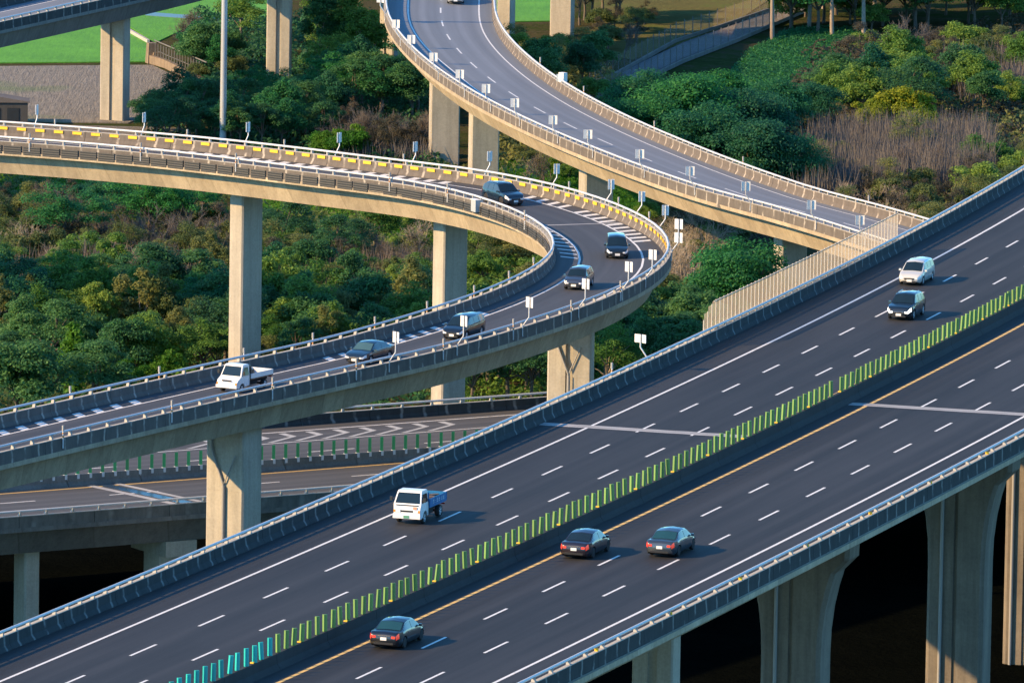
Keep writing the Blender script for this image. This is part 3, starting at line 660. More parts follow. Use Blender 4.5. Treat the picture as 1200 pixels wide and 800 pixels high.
def wheel(root,x,y,r,sg,tyw=.20,rimm=None):
    mb=MB(); n=20; c=[]
    for yy,rr in ((-tyw/2,r*.70),(-tyw/2,r*.95),(-tyw*.35,r),(tyw*.35,r),(tyw/2,r*.95),(tyw/2,r*.70)):
        c+=[(math.cos(2*math.pi*k/n)*rr,yy,math.sin(2*math.pi*k/n)*rr) for k in range(n)]
    mb.add(c,[[i*n+k,i*n+(k+1)%n,(i+1)*n+(k+1)%n,(i+1)*n+k] for i in range(5) for k in range(n)],0,True)
    mb.add(c[:n],[list(range(n))]); 
    w=mb.build('wheel',[TYRE],root,loc=(x,y,r))
    rb=MB(); yy=sg*(tyw/2-.02); hub=[(math.cos(2*math.pi*k/n)*r*.70,yy-sg*.03,math.sin(2*math.pi*k/n)*r*.70) for k in range(n)]
    rb.add(hub,[list(range(n))],1)
    for k in range(5):
        a=2*math.pi*k/5; p=[]
        for rr,ww in ((0.04,.05),(r*.68,.035)):
            for s_ in (-1,1): p.append((math.cos(a)*rr-math.sin(a)*ww*s_,yy,math.sin(a)*rr+math.cos(a)*ww*s_))
        rb.add(p,[[0,1,3,2]],0)
    ringv=[(math.cos(2*math.pi*k/n)*r*q,yy,math.sin(2*math.pi*k/n)*r*q) for q in (.60,.71) for k in range(n)]
    rb.add(ringv,[[k,(k+1)%n,n+(k+1)%n,n+k] for k in range(n)],0)
    rb.build('rim',[rimm or RIM,DARKM],w)
SIDEG=simple('side_glass',(.035,.05,.065),.12,0,0,.9)  # base colour paled to imitate the grey reflection in side windows
def make_car(name,label,cat,kind,paintm,loc,rz,lights=True,tail=False,glass=None,chrome_grille=False,ltm=None,roofrail=False,tilt=0.):
    B=Body(kind); root=thing(name,label,cat,loc,rz); root.rotation_euler=(tilt,0,rz); L=B.L; gl=glass or GLASS
    obj('body',body_mesh(B,paintm),root)
    # front and rear glass follow the roof surface
    for nm,(a,b_) in (('rear_window',B.glass[0]),('windscreen',B.glass[1])):
        def fn(u,v):
            P=B.sec(u,False); yy=P[7][0]*1.04; f=abs(v); z=P[8][1]*(1-f)+P[7][1]*f; 
            return (u+(.010 if nm=='windscreen' else -.010),v*yy,z+.012)
        patch_obj(nm,[(fn,list(np.linspace(a*L,b_*L,7)),list(np.linspace(-1,1,9)))],gl,root)
    xs=[B.side_[0] for _ in ()] if 0 else None
    a,b_=CARS[kind]['side']; cuts=[a]+list(B.bp)+[b_]
    for sg in (-1,1):
        for i in range(len(cuts)-1):
            x0,x1=cuts[i]*L+(.035 if i else 0),cuts[i+1]*L-(.035 if i<len(cuts)-2 else 0)
            def fn(u,v): 
                return B_side(B,u,5+v,sg,.010)
            patch_obj('side_window',[(fn,list(np.linspace(x0,x1,7)),[.10,.5,.90])],SIDEG,root)
        # mirror
        xm=b_*L-.12; P=B.sec(xm,False); mb=MB(); mb.box((xm,sg*(P[5][0]+.10),P[5][1]+.07),(.12,.19,.14),0,0,.8); mb.build('wing_mirror',[paintm],root)
        # door seams and handles
        mb=MB()
        for cx_ in (B.bp[-1]*L,):
            mb.add([B_side(B,cx_+d,v,sg,.004) for d in (-.012,.012) for v in (2.4,3,4,5)],[[j,j+1,j+5,j+4] for j in range(3)])
        mb.build('door_seam',[TRIM],root)
        for hx in ((a+B.bp[-1])/2*L+.15,(B.bp[-1]+b_)/2*L-.35):
            q=B_side(B,hx,4.45,sg,.015); mb=MB(); mb.box(q,(.2,.03,.035)); mb.build('door_handle',[CHROME if chrome_grille else paintm],root)
        # lamps wrap round the corners
        zf=lerp(.46,B.belt)
        def hf(u,v): return B_side(B,u,v,sg,.012)
        patch_obj('headlamp',[(hf,list(np.linspace(.425*L,.497*L,5)),[3.55,4.0,4.5,4.95])],HEADON if lights==2 else HEADL,root)
        def tf(u,v): return B_side(B,u,v,sg,.012)
        patch_obj('tail_lamp',[(tf,list(np.linspace(-.497*L,-.45*L,4)),[3.5,4,4.5,4.95]),],TAILON if tail else TAIL,root)
        # rear lamp inner piece on the back face, headlamp inner piece on the front face
        zr=lerp(-.497,B.belt); mb=MB(); hw=.78*B.W/2
        mb.box((-.5*L-.005,sg*hw*.80,zr*.86+.03),(.03,hw*.30,.12)); mb.build('tail_lamp',[TAILON if tail else TAIL],root)
        hf_=.66*B.W/2; mb=MB(); mb.box((.5*L+.002,sg*hf_*.86,lerp(.5,B.belt)*.93),(.03,hf_*.30,.11)); mb.build('headlamp',[HEADON if lights==2 else HEADL],root)
        for w in B.wx: wheel(root,w*L,sg*(B.W/2-.125),B.r,sg)
    hf_=.66*B.W/2; z5=lerp(.5,B.belt)
    mb=MB(); mb.box((.5*L+.002,0,z5*.86),(.03,hf_*1.25,.13)); mb.box((.5*L+.002,0,z5*.50),(.03,hf_*1.5,.14))
    mb.build('grille',[TRIM],root)
    if chrome_grille:
        mb=MB(); mb.box((.5*L+.012,0,z5*.95),(.03,hf_*1.5,.035)); mb.build('chrome_strip',[CHROME],root)
        mb=MB(); mb.box((-.5*L-.012,0,lerp(-.5,B.belt)*1.02),(.03,.8,.05)); mb.build('chrome_strip',[CHROME],root)
    for xx,zz in ((.5*L+.022,z5*.66),(-.5*L-.022,lerp(-.5,B.belt)*.80)):
        mb=MB(); mb.box((xx,0,zz),(.02,.36 if xx<0 else .38,.17)); mb.build('number_plate',[PLATE],root)
    mb=MB(); mb.box((-.5*L-.004,0,.36),(.03,B.W*.62,.12)); mb.box((.5*L-.0,0,.27),(.05,B.W*.56,.06)); mb.build('bumper_trim',[TRIM],root)
    if roofrail:
        for sg in (-1,1): mb=MB(); P=B.sec(0,False); mb.tube([(-.3*L,sg*P[7][0]*.98,B.H*.975),(-.25*L,sg*P[7][0]*.98,B.H+.03),(.0*L,sg*P[7][0]*.98,B.H+.03),(.04*L,sg*P[7][0]*.98,B.H*.99)],.02,5); mb.build('roof_rail',[CHROME],root)
    return root
def B_side(B,x,v,sg,off):
    P=B.sec(x,False); i=int(min(len(P)-2,math.floor(v+1e-9))); f=v-i
    y=P[i][0]*(1-f)+P[i+1][0]*f; z=P[i][1]*(1-f)+P[i+1][1]*f
    dy,dz=P[i+1][0]-P[i][0],P[i+1][1]-P[i][1]; n=math.hypot(dy,dz) or 1
    fx=.0 if abs(x)<.42*B.L else off*.8*(1 if x>0 else -1)
    return (x+fx,sg*(y+off*dz/n),z-off*dy/n)
def place(path,s,t,back=False):
    p=path.pt(s,t,.012); a=path.ang(s)+(math.pi if back else 0); return p,a
TEALG=simple('tinted_glass',(.015,.06,.075),.10,0,0,.5); PALEG=simple('pale_screen_glass',(.05,.11,.13),.10,0,0,.5)
def car_on(path,s,t,back,name,label,cat,kind,pm,**k):
    p,a=place(path,s,t,back); return make_car(name,label,cat,kind,pm,p,a,**k)
BLK=carpaint('paint_black',(.006,.008,.012),.05); NAVY=carpaint('paint_navy',(.007,.017,.034),.1); GREY=carpaint('paint_grey',(.06,.07,.09),.5); SILV=carpaint('paint_silver',(.50,.51,.50),.4)
PEARL=carpaint('paint_pearl',(.62,.62,.58),.15); MAR=carpaint('paint_dark_plum',(.022,.016,.024)); STEEL=carpaint('paint_steel',(.05,.065,.08),.5); DTEAL=carpaint('paint_dark_teal',(.007,.013,.020),.1)
BLUEB=simple('truck_blue',(.008,.15,.36),.45); TWHITE=simple('truck_white',(.74,.75,.76),.35,0,.5)
car_on(MP,183.4,12.1,True,'sedan','black sedan nearest the camera, seen from behind at the bottom of the near carriageway','car','sedan',BLK,tail=True,glass=TEALG,chrome_grille=True)
car_on(MP,149.8,11.9,True,'sedan','dark plum sedan just right of the green slats, left of the steel grey sedan','car','sedan',MAR,tail=True,chrome_grille=True)
car_on(MP,147.1,16.3,True,'sedan','steel grey sedan in the centre lane, right of the dark plum sedan','car','sedan',STEEL,tail=True,glass=TEALG)
car_on(MP,25.2,-1.75,False,'people_carrier','pearl white people carrier on the far carriageway near the freeway edge line','car','mpv',PEARL)
car_on(MP,43.2,1.95,False,'suv','black suv with lit headlamps on the far carriageway, beside the white people carrier','car','suv',DTEAL,lights=2,chrome_grille=True,roofrail=True)
car_on(LP,72.5,.4,False,'suv','dark blue suv entering the loop ramp bend, topmost vehicle on the loop','car','suv',NAVY,lights=1,roofrail=True)
car_on(LP,105.6,-.5,False,'people_carrier','dark people carrier facing the camera in the middle of the loop bend','car','mpv',DTEAL,lights=1)
car_on(LP,124.8,.5,False,'hatchback','slate grey hatchback leaving the loop bend below the people carrier','car','hatch',GREY,lights=1)
car_on(LP,154.4,-.3,False,'hatchback','black hatchback partly hidden by a sign board on the near leg of the loop','car','mpv',BLK,lights=1)
car_on(LP,169.7,0.,False,'sedan','dark blue sedan behind the white pickup truck on the near leg of the loop','car','sedan',NAVY,lights=1,glass=PALEG,chrome_grille=True)
car_on(FP,-2.2,-1.55,False,'people_carrier','silver car cut off by the top edge of the photo on the flyover','car','mpv',SILV)

def truck(name,label,loc,rz,blue):
    root=thing(name,label,'truck',loc,rz)
    if blue: Wd,Ln,Hc,xc,noseL=1.76,4.75,1.98,1.52,.10
    else: Wd,Ln,Hc,xc,noseL=1.70,4.9,1.9,1.8,.55
    x1=Ln/2; x0=x1-xc; hw=Wd/2; zb=1.22 if blue else 1.10
    # cab: side profile (x,z) with tumblehome above the belt
    prof=[(x0,.42),(x0,Hc-.08),(x0+.08,Hc),(x1-noseL-.50*(Hc-zb)-.12,Hc),(x1-noseL-.50*(Hc-zb)+.02,Hc-.09),(x1-noseL,zb),(x1-.03-(0 if blue else .10),zb-.22),(x1,.72),(x1,.40),(x1-.15,.33)]
    wr=.36 if blue else .29; wxf=x1-.85 if blue else x1-.72
    mb=MB(); b=bmesh.new(); 
    def yw(x,z): 
        w=hw-(max(0,z-zb)/(Hc-zb))*.13; 
        return w-.05*max(0,(x-(x1-.12))/.12)
    arch=[(wxf+(wr+.05)*math.cos(a),wr+(wr+.05)*math.sin(a)) for a in np.linspace(.15,math.pi-.15,9)]
    poly=prof+[(x,z) for x,z in arch if z>.33]+[]
    poly=prof+sorted([(x,z) for x,z in arch],key=lambda q:-q[0])
    L_=[b.verts.new((x,-yw(x,z),z)) for x,z in poly]; R_=[b.verts.new((x,yw(x,z),z)) for x,z in poly]
    n=len(poly)
    fl_=b.faces.new(L_); fr_=b.faces.new(R_[::-1])
    for i in range(n): b.faces.new([L_[i],R_[i],R_[(i+1)%n],L_[(i+1)%n]])
    bmesh.ops.triangulate(b,faces=[fl_,fr_]); bmesh.ops.recalc_face_normals(b,faces=b.faces)
    me=bpy.data.meshes.new('cab'); b.to_mesh(me); b.free(); me.materials.append(TWHITE)
    o=obj('cab',me,root); md=o.modifiers.new('b','BEVEL'); md.width=.045; md.segments=2; md.limit_method='ANGLE'; md.angle_limit=R(35)
    xa,za=x1-noseL-.50*(Hc-zb)+.02,Hc-.09; xb,zb_=x1-noseL,zb
    def ws(f,y): 
        x=xa+(xb-xa)*f; z=za+(zb_-za)*f; return (x+.02,y*(yw(x,z)-.10),z+.012)
    mb=MB(); mb.add([ws(.06,-1),ws(.06,1),ws(.94,1.0),ws(.94,-1.0)],[[0,1,2,3]]); mb.build('windscreen',[GLASS],root)
    for sg in (-1,1):
        mb=MB(); q=[(x0+.20,zb+.06),(x0+.22,Hc-.20),(xa-.12,Hc-.20),(xb-.22,zb+.06)]
        mb.add([(x,sg*(yw(x,z)+.012),z) for x,z in q],[[0,1,2,3]]); mb.build('side_window',[GLASS],root)
        mb=MB(); mb.box((x0+.10,sg*(hw+.006),.85),(.02,.02,.9)); mb.build('door_seam',[TRIM],root)
        mb=MB(); mb.box((x1-noseL-.05,sg*(hw+.17),zb+.28),(.06,.16,.26)); mb.tube([(x1-noseL-.1,sg*(hw-.03),zb+.2),(x1-noseL-.05,sg*(hw+.15),zb+.3)],.015,5); mb.build('wing_mirror',[TRIM],root)
        mb=MB(); mb.box((x1+.008,sg*(hw-.32),.80 if blue else .66),(.04,.30,.17)); mb.build('headlamp',[HEADL],root)
        mb=MB(); mb.box((x1+.008,sg*(hw-.10),.80 if blue else .66),(.05,.10,.14)); mb.build('indicator',[AMBER],root)
        wheel(root,wxf,sg*(hw-.13),wr,sg,.20,TWHITE if blue else None)
        wheel(root,-Ln/2+1.0,sg*(hw-.17),wr,sg,.28,TWHITE if blue else None)
    mb=MB(); mb.box((x1+.006,0,.80 if blue else .86),(.03,hw*.9,.10)); mb.box((x1+.012,0,.50),(.03,hw*.7,.10)); 
    if blue: mb.box((x1-noseL+.04,0,zb-.07),(.06,Wd*.8,.05))
    mb.build('grille',[TRIM],root)
    mb=MB(); mb.box((x1+.03,0,.46),(.12,Wd*.98,.20)); mb.build('bumper',[TWHITE],root)
    mb=MB(); mb.box((x1+.10,0,.47),(.02,.36,.17)); mb.build('number_plate',[PLATEG if blue else PLATE],root)
    if blue: mb=MB(); mb.box((x1+.012,.52,1.0),(.02,.24,.16)); mb.build('front_emblem',[simple('orange_emblem',(.55,.30,.20),.5)],root)
    ch=MB(); 
    for sg in (-1,1): ch.box((-.3,sg*.38,.55),(Ln-.8,.09,.16))
    ch.box((-.1,.0,.50),(1.2,1.2,.3)); ch.box((-Ln/2+1.0,0,wr),(.14,Wd-.5,.14)); ch.build('chassis',[UNDER],root)
    bx0,bx1=-Ln/2,x0-.10; zf=.86 if blue else .80; hh=.46 if blue else .34; bm_=BLUEB if blue else TWHITE
    bc=(bx0+bx1)/2; bl=bx1-bx0
    mb=MB(); mb.box((bc,0,zf),(bl,Wd-.02,.09)); mb.build('load_floor',[BLUEB if blue else simple('bed_boards',(.20,.10,.06),.8)],root)
    for sg in (-1,1):
        mb=MB(); mb.box((bc,sg*(hw-.02),zf+.045+hh/2),(bl,.05,hh))
        for k in range(4 if blue else 3): mb.box((bx0+.06+(bl-.12)*k/(3 if blue else 2),sg*(hw+.012),zf+.045+hh/2),(.07,.03,hh))
        sb=mb.build('side_board',[bm_],root)
        if blue:
            tb=MB(); rr=random.Random(5)
            for k in range(6):
                x=bx0+.55+k*.37; 
                tb.box((x,sg*(hw+.008),zf+.27),(.035,.006,.22)); tb.box((x+.07,sg*(hw+.008),zf+.27+rr.uniform(-.06,.06)),(.12,.006,.03)); tb.box((x+.04,sg*(hw+.008),zf+.17),(.18,.006,.03))
            tb.build('painted_strokes',[WHITE],sb)
    mb=MB(); mb.box((bx0+.02,0,zf+.045+hh/2),(.05,Wd-.14,hh)); mb.build('tailgate',[bm_],root)
    mb=MB(); mb.box((bx1-.03,0,zf+.045+.42),(.06,Wd-.12,.84 if blue else .7)); mb.build('headboard',[bm_ if blue else TRIM],root)
    for sg in (-1,1): mb=MB(); mb.box((bx0-.01,sg*(hw-.25),.66),(.04,.26,.10)); mb.build('tail_lamp',[TAIL],root)
    return root
p,a=place(MP,141.5,-1.35); truck('flatbed_truck','white cab flatbed truck with blue side boards on the wide freeway',p,a,True)
p,a=place(LP,187.0,.15); truck('pickup_truck','small white pickup truck with low white side boards on the loop ramp',p,a,False)
# loads in the beds
def dup(o,**k):
    c=o.copy(); COL.objects.link(c); return c
p,a=place(LP,187.0,.15); v=Vector((math.cos(a),math.sin(a)));
lb=MB(); lb.box((0,0,.4),(.55,1.0,.8),0,0,.85); lb.box((-.5,.2,.25),(.4,.5,.5),0,0,.8); lb.box((-.15,-.35,.62),(.45,.3,.25),0,.3,.8)
o=lb.build('tool_box',[TRIM],None,loc=(p.x+v.x*.05,p.y+v.y*.05,p.z+.86),rz=a); tag(o,'black tool boxes strapped behind the cab of the white pickup truck','box')
p,a=place(MP,141.5,-1.35); v=Vector((math.cos(a),math.sin(a)))
lb=MB(); 
for i in range(5): lb.box((-.3-i*.42,.15*(-1)**i,.16),(.34,.9,.3),0,.2*i,.8)
o=lb.build('sacks',[simple('sack_cloth',(.16,.12,.10),.9)],None,loc=(p.x,p.y,p.z+.92),rz=a); tag(o,'brown sacks and boxes lying in the bed of the blue sided truck','sacks')

# ================================================================== SIGN BOARDS, DELINEATORS, SCREEN, MAST
ORD=['first','second','third','fourth','fifth','sixth','seventh','eighth','ninth','tenth','eleventh','twelfth','thirteenth','fourteenth','fifteenth','sixteenth','seventeenth','eighteenth','nineteenth','twentieth']
SIGNB=simple('sign_back',(.78,.78,.76),.5); POLE=simple('sign_pole',(.66,.67,.68),.45,.2)
def vboard(path,s,t,out,label,group,hpole=2.25,off=0.,two=False,w=.33,hb=.82,name='chevron_board',rot=-.40):
    p=path.pt(s,t+out*.5,0); ang=path.ang(s); root=thing(name,label,'sign board',p,ang,group)
    d=-out*path.side
    zt=1.15+hpole; mb=MB(); mb.tube([(0,0,.2),(0,0,.95),(0,.5*d,1.65),(0,.5*d,zt+.0)],.05,7); mb.build('pole',[POLE],root)
    for k in range(2 if two else 1):
        for sg in (-1,1):
            b_=MB(); M_=Matrix.Translation((0,.5*d,zt-hb/2-k*1.05))@Matrix.Rotation(rot-sg*.22,4,'Z'); b_.box((-.09,sg*(w/2+.055),0),(.03,w,hb),0,0,1.,M_); b_.build('sign_panel',[SIGNB],root)
    return root
def rows(path,px,t,out,fmt,group,**k):
    for i,(x,y) in enumerate(px):
        s,_=path.locate(x,y,1.1); vboard(path,s,t,out,fmt%ORD[i],group,**k)
far=[(37,147),(163,156),(279,168),(387,180),(482,190),(562,202),(633,217),(693,235),(733,249),(764,265)]
rows(LP,far,-4.22,-1,'%s chevron board from the left on the far loop rail','chevron boards on the outer rail of the loop ramp',hpole=1.6,w=.20,rot=0.)
near=[(754,323),(718,337),(663,357),(601,379),(536,402),(456,421)]
rows(LP,near,-4.22,-1,'%s chevron board from the bend on the near loop rail','chevron boards on the outer rail of the loop ramp',hpole=1.95,w=.29,hb=.76)
s,_=LP.locate(778,292,1.1); vboard(LP,s,-4.22,-1,'tall post with two chevron boards stacked at the rightmost point of the loop bend','chevron boards on the outer rail of the loop ramp',hpole=2.3,two=True,w=.28,hb=.78)
fb=[(458,14),(478,44),(492,62),(521,83),(549,103),(578,120),(616,137),(659,157),(706,174),(757,197),(816,217),(877,235),(948,257),(1019,275)]
rows(FP,fb,5.27,1,'%s chevron board from the top along the left rail of the flyover','chevron boards on the left rail of the flyover',hpole=1.65)
s,_=MP.locate(779,418,1.1)
vboard(MP,s,-6.66,-1,'white board on a pole at the freeway rail, alone right of the groove faced pier',None,hpole=1.35,w=.42,hb=.55,name='roadside_board')
s,_=FP.locate(641,93,1.1); p=FP.pt(s,-5.75,0); bx=thing('equipment_box','white equipment box with a tilted lid behind the far rail of the flyover','box',p,FP.ang(s)+.5)
mb=MB(); mb.box((0,0,1.35),(.7,.5,.9)); mb.build('cabinet',[SIGNB],bx); mb=MB(); mb.box((-.75,.1,1.2),(.5,.06,.7)); mb.build('side_panel',[simple('box_blue_grey',(.25,.32,.38),.5)],bx); mb=MB(); mb.tube([(0,0,-.3),(0,0,.95)],.05,6); mb.build('pole',[POLE],bx)
# grey box on the inner rail of the loop
s,_=LP.locate(559,233,1.1); p=LP.pt(s,4.22+.65,.55); o=thing('junction_box','grey metal junction box hung outside the inner rail of the loop ramp','box',p,LP.ang(s))
mb=MB(); mb.box((0,0,0),(.95,.4,.95)); mb.build('housing',[simple('box_metal',(.38,.42,.45),.5)],o); mb=MB(); mb.box((0,0,.5),(1.05,.5,.05)); mb.build('lid',[SIGNB],o)

def delin_me():
    a=MB(); a.tube([(0,0,-.55),(0,0,.62)],.05,8); b_=MB(); b_.tube([(0,0,.62),(0,0,.98)],.085,8); c=MB(); c.tube([(0,0,.18),(0,0,.30)],.062,8); c.tube([(0,0,.42),(0,0,.5)],.062,8)
    return a.me('post',[POLE]),b_.me('reflector_head',[BRK]),c.me('orange_band',[simple('orange_band',(.60,.26,.05),.5)])
DM=delin_me()
def delin(path,px,py,t,out,label,group):
    s,_=path.locate(px,py,1.1); p=path.pt(s,t+out*.52,.72); r=thing('delineator_post',label,'delineator post',p,path.ang(s),group)
    obj('post',DM[0],r); obj('reflector_head',DM[1],r); obj('orange_band',DM[2],r)
def drow(path,px,t,out,fmt,group):
    for i,(x,y) in enumerate(px): delin(path,x,y,t,out,fmt%ORD[i],group)
drow(LP,[(64,508),(201,479),(320,452),(420,430),(516,406),(599,383),(667,361),(720,338)],-4.22,-1,'%s orange banded post from the left on the near outer rail of the loop','delineator posts on the loop ramp')
drow(LP,[(89,463),(196,440),(292,418),(372,400),(446,381),(512,363),(564,344),(606,327),(633,311)],4.22,1,'%s orange banded post from the left on the inner rail of the near loop leg','delineator posts on the loop ramp')
drow(LP,[(68,147),(220,160),(326,173),(472,189),(655,222),(717,240),(756,257)],-4.22,-1,'%s slim post from the left on the far outer rail of the loop','delineator posts on the loop ramp')
drow(LP,[(29,166),(163,176),(277,188),(463,210),(533,223),(625,255)],4.22,1,'%s slim post from the left on the inner rail of the far loop leg','delineator posts on the loop ramp')
drow(FP,[(622,74),(673,108),(754,149),(863,191),(1003,237)],-5.27,-1,'%s short post from the top on the right rail of the flyover','delineator posts on the flyover')
delin(MP,726,436,-6.66,-1,'lone short post on the far rail of the wide freeway','delineator posts on the freeway')

# mesh screen on the freeway rail above the flyover
s0,_=MP.locate(827,388,1.1); s1,_=MP.locate(1037,276,1.1); s0,s1=min(s0,s1),max(s0,s1)
scr=thing('mesh_screen','tall pale mesh screen of upright bars fixed on the freeway rail above the flyover','screen')
m,n,l,b=newmat('wire_mesh'); tb=nd(n,'ShaderNodeBsdfTransparent'); ms=nd(n,'ShaderNodeMixShader'); b.inputs['Base Color'].default_value=(.62,.50,.36,1); b.inputs['Roughness'].default_value=.6
uv=nd(n,'ShaderNodeUVMap').outputs[0]; wv=noise(n,l,mapping(n,l,uv,(.8,.5,1)),1.,3,.6); mr=nd(n,'ShaderNodeMapRange'); l.new(wv,mr.inputs[0]); mr.inputs[3].default_value=.34; mr.inputs[4].default_value=.60
l.new(mr.outputs[0],ms.inputs[0]); tl=nd(n,'ShaderNodeBsdfTranslucent'); tl.inputs[0].default_value=(.70,.56,.40,1); m2=nd(n,'ShaderNodeMixShader'); m2.inputs[0].default_value=.55; l.new(b.outputs[0],m2.inputs[1]); l.new(tl.outputs[0],m2.inputs[2]); l.new(tb.outputs[0],ms.inputs[1]); l.new(m2.outputs[0],ms.inputs[2]); l.new(ms.outputs[0],n['Material Output'].inputs[0]); MESHM=m
N=int((s1-s0)/1.0); barm=MB(); barm.box((0,0,1.05),(.055,.055,2.1)); bme=barm.me('screen_bar',[simple('screen_paint',(.62,.55,.45),.5)])
for i in range(N+1):
    s=s0+(s1-s0)*i/N; hgt=1. if i<N-2 else (.9 if i==N-2 else (.72 if i==N-1 else .5))
    o=obj('screen_bar',bme,scr,MP.pt(s,-7.02,.8),MP.ang(s)); o.scale=(1,1,hgt)
    if i<N: 
        v=[MP.pt(s+.04,-7.0,.85),MP.pt(s+(s1-s0)/N-.04,-7.0,.85),MP.pt(s+(s1-s0)/N-.04,-7.0,.8+2.05*hgt),MP.pt(s+.04,-7.0,.8+2.05*hgt)]
        obj('mesh_panel',mesh('mesh_panel',v,[[0,1,2,3]],MESHM,uv=[(s,0),(s+1,0),(s+1,2),(s,2)]),scr)
for hh in (.9,2.8):
    mb=MB(); mb.tube([MP.pt(u,-7.04,hh) for u in steps(s0,s1-2.6,4.)],.04,6); mb.build('screen_rail',[MATS['screen_paint']],scr)
# tall mast at the left
p=at(255,178,GZ); x=(255-600)/F*p.y
mast=thing('light_mast','very tall plain grey mast rising behind the far leg of the loop ramp','light mast',(x,p.y,GZ-.2))
mb=MB(); mb.tube([(0,0,0),(0,0,12),(0,0,30)],[.34,.31,.22],16); mb.build('shaft',[simple('mast_steel',(.42,.44,.46),.5,.3)],mast)
mb=MB(); mb.tube([(0,0,0),(0,0,.5)],[.5,.5],16); mb.build('base_collar',[CONC],mast)
mb=MB(); mb.tube([(1.2*math.cos(a),1.2*math.sin(a),29.6) for a in np.linspace(0,2*math.pi,17)],.06,6); 
for k in range(6): mb.box((1.35*math.cos(k*1.047),1.35*math.sin(k*1.047),29.4),(.6,.35,.25),0,k*1.047)
mb.build('lamp_ring',[RAIL],mast)
# shed at the far left
p=at(6,146,GZ); sh=thing('shed','old dark shed with a low sloping roof at the left edge below the ploughed field','shed',p,R(4))
mb=MB(); mb.box((-1.2,1.5,1.1),(7.0,3.0,2.2)); mb.build('wall',[concrete('shed_wall',(.07,.07,.07),(.05,.05,.05),.5)],sh)
mb=MB(); mb.prism([(-4.9,2.25),(2.5,2.25),(2.5,2.35),(-1.2,2.95),(-4.9,2.35)],-.15,3.2); mb.build('roof',[concrete('shed_roof',(.17,.15,.14),(.09,.08,.08),.3)],sh)
for xx,ww in ((-3.,1.0),(-1.0,.9),(.8,1.2)):
    mb=MB(); mb.box((xx,-.02,.95),(ww,.06,1.5)); mb.build('window',[DARKM],sh)
# canal wall with railing beside the field
cw=thing('retaining_wall','weathered concrete retaining wall with a railing at the corner of the ploughed field','wall')
def wallseg(pts,h,w,mat,name,parent):
    for i in range(len(pts)-1):
        a_,b_=pts[i],pts[i+1]; d=b_-a_; L=d.length; mb=MB(); mb.box((L/2,0,h/2),(L,w,h)); mb.build(name,[mat],parent,loc=(a_.x,a_.y,GZ),rz=math.atan2(d.y,d.x))
WC=concrete('old_wall',(.30,.22,.14),(.12,.09,.06),.7); WALLC=concrete('path_wall',(.20,.19,.17),(.10,.10,.09),.5)
pw=[at(175,74,GZ),at(195,80,GZ),at(236,100,GZ)]
wallseg([pw[0],pw[1],pw[2]],.9,.5,WC,'wall_panel',cw)
mb=MB(); mb.box((0,0,1.1),(1.2,1.2,2.2),0,.3,.8); mb.box((.6,-.3,.6),(1.4,1.0,1.2),0,.3,.7); mb.build('buttress',[WC],cw,loc=at(178,74,GZ))
for i in range(18):
    q=pw[0].lerp(pw[2],(i+1)/19.); mb=MB(); mb.box((0,0,1.55),(.12,.12,1.5)); mb.build('rail_post',[WALLC],cw,loc=(q.x,q.y+1.1,GZ))
mb=MB(); mb.tube([pw[0]+Vector((.5,1.1,2.35)),pw[2]+Vector((.5,1.1,2.3))],.07,6); mb.tube([pw[0]+Vector((.5,1.1,1.3)),pw[2]+Vector((.5,1.1,1.3))],.05,6); mb.build('handrail',[WALLC],cw)
# dike, footpath walls, fence
dk=MB(); a_,b_=at(144,34,GZ),at(174,51,GZ); d=b_-a_; dk.box((d.length/2,0,.15),(d.length,.3,.5)); o=dk.build('field_dike',[CAPC],None,loc=a_,rz=math.atan2(d.y,d.x)); tag(o,'thin pale concrete dike dividing the green paddies','dike')
ed=thing('footpath_wall','low concrete wall with a wire fence running along the near side of the grey footpath','wall')
pts=[at(670,124,GZ),at(740,103,GZ),at(800,74,GZ),at(862,50,GZ),at(940,16,GZ)]
wallseg(pts,.4,.25,WALLC,'wall_panel',ed)
ed2=thing('footpath_wall','low concrete wall with a wire fence along the far side of the grey footpath','wall')
pts2=[at(690,106,GZ),at(745,76,GZ),at(792,50,GZ),at(850,31,GZ),at(900,14,GZ)]
wallseg(pts2,.4,.25,WALLC,'wall_panel',ed2)
FENM=MESHM.copy(); FENM.name='fence_mesh'
for nnode in FENM.node_tree.nodes:
    if nnode.type=='MAP_RANGE': nnode.inputs[3].default_value=.10; nnode.inputs[4].default_value=.22
    if nnode.type=='BSDF_PRINCIPLED': nnode.inputs['Base Color'].default_value=(.30,.34,.34,1)
for grp,pt_ in ((ed,pts),(ed2,pts2)):
    for i in range(len(pt_)-1):
        a_,b_=pt_[i],pt_[i+1]; L=(b_-a_).length; nn=max(1,int(L/3.))
        for k in range(nn):
            q=a_.lerp(b_,k/nn); q2=a_.lerp(b_,(k+1)/nn)
            mb=MB(); mb.box((0,0,1.15),(.10,.10,2.3)); mb.build('fence_post',[WALLC],grp,loc=(q.x,q.y,GZ))
            v=[q+Vector((0,0,.5)),q2+Vector((0,0,.5)),q2+Vector((0,0,2.1)),q+Vector((0,0,2.1))]
            obj('fence_panel',mesh('fence_panel',v,[[0,1,2,3]],FENM,uv=[(0,0),(3,0),(3,2),(0,2)]),grp)

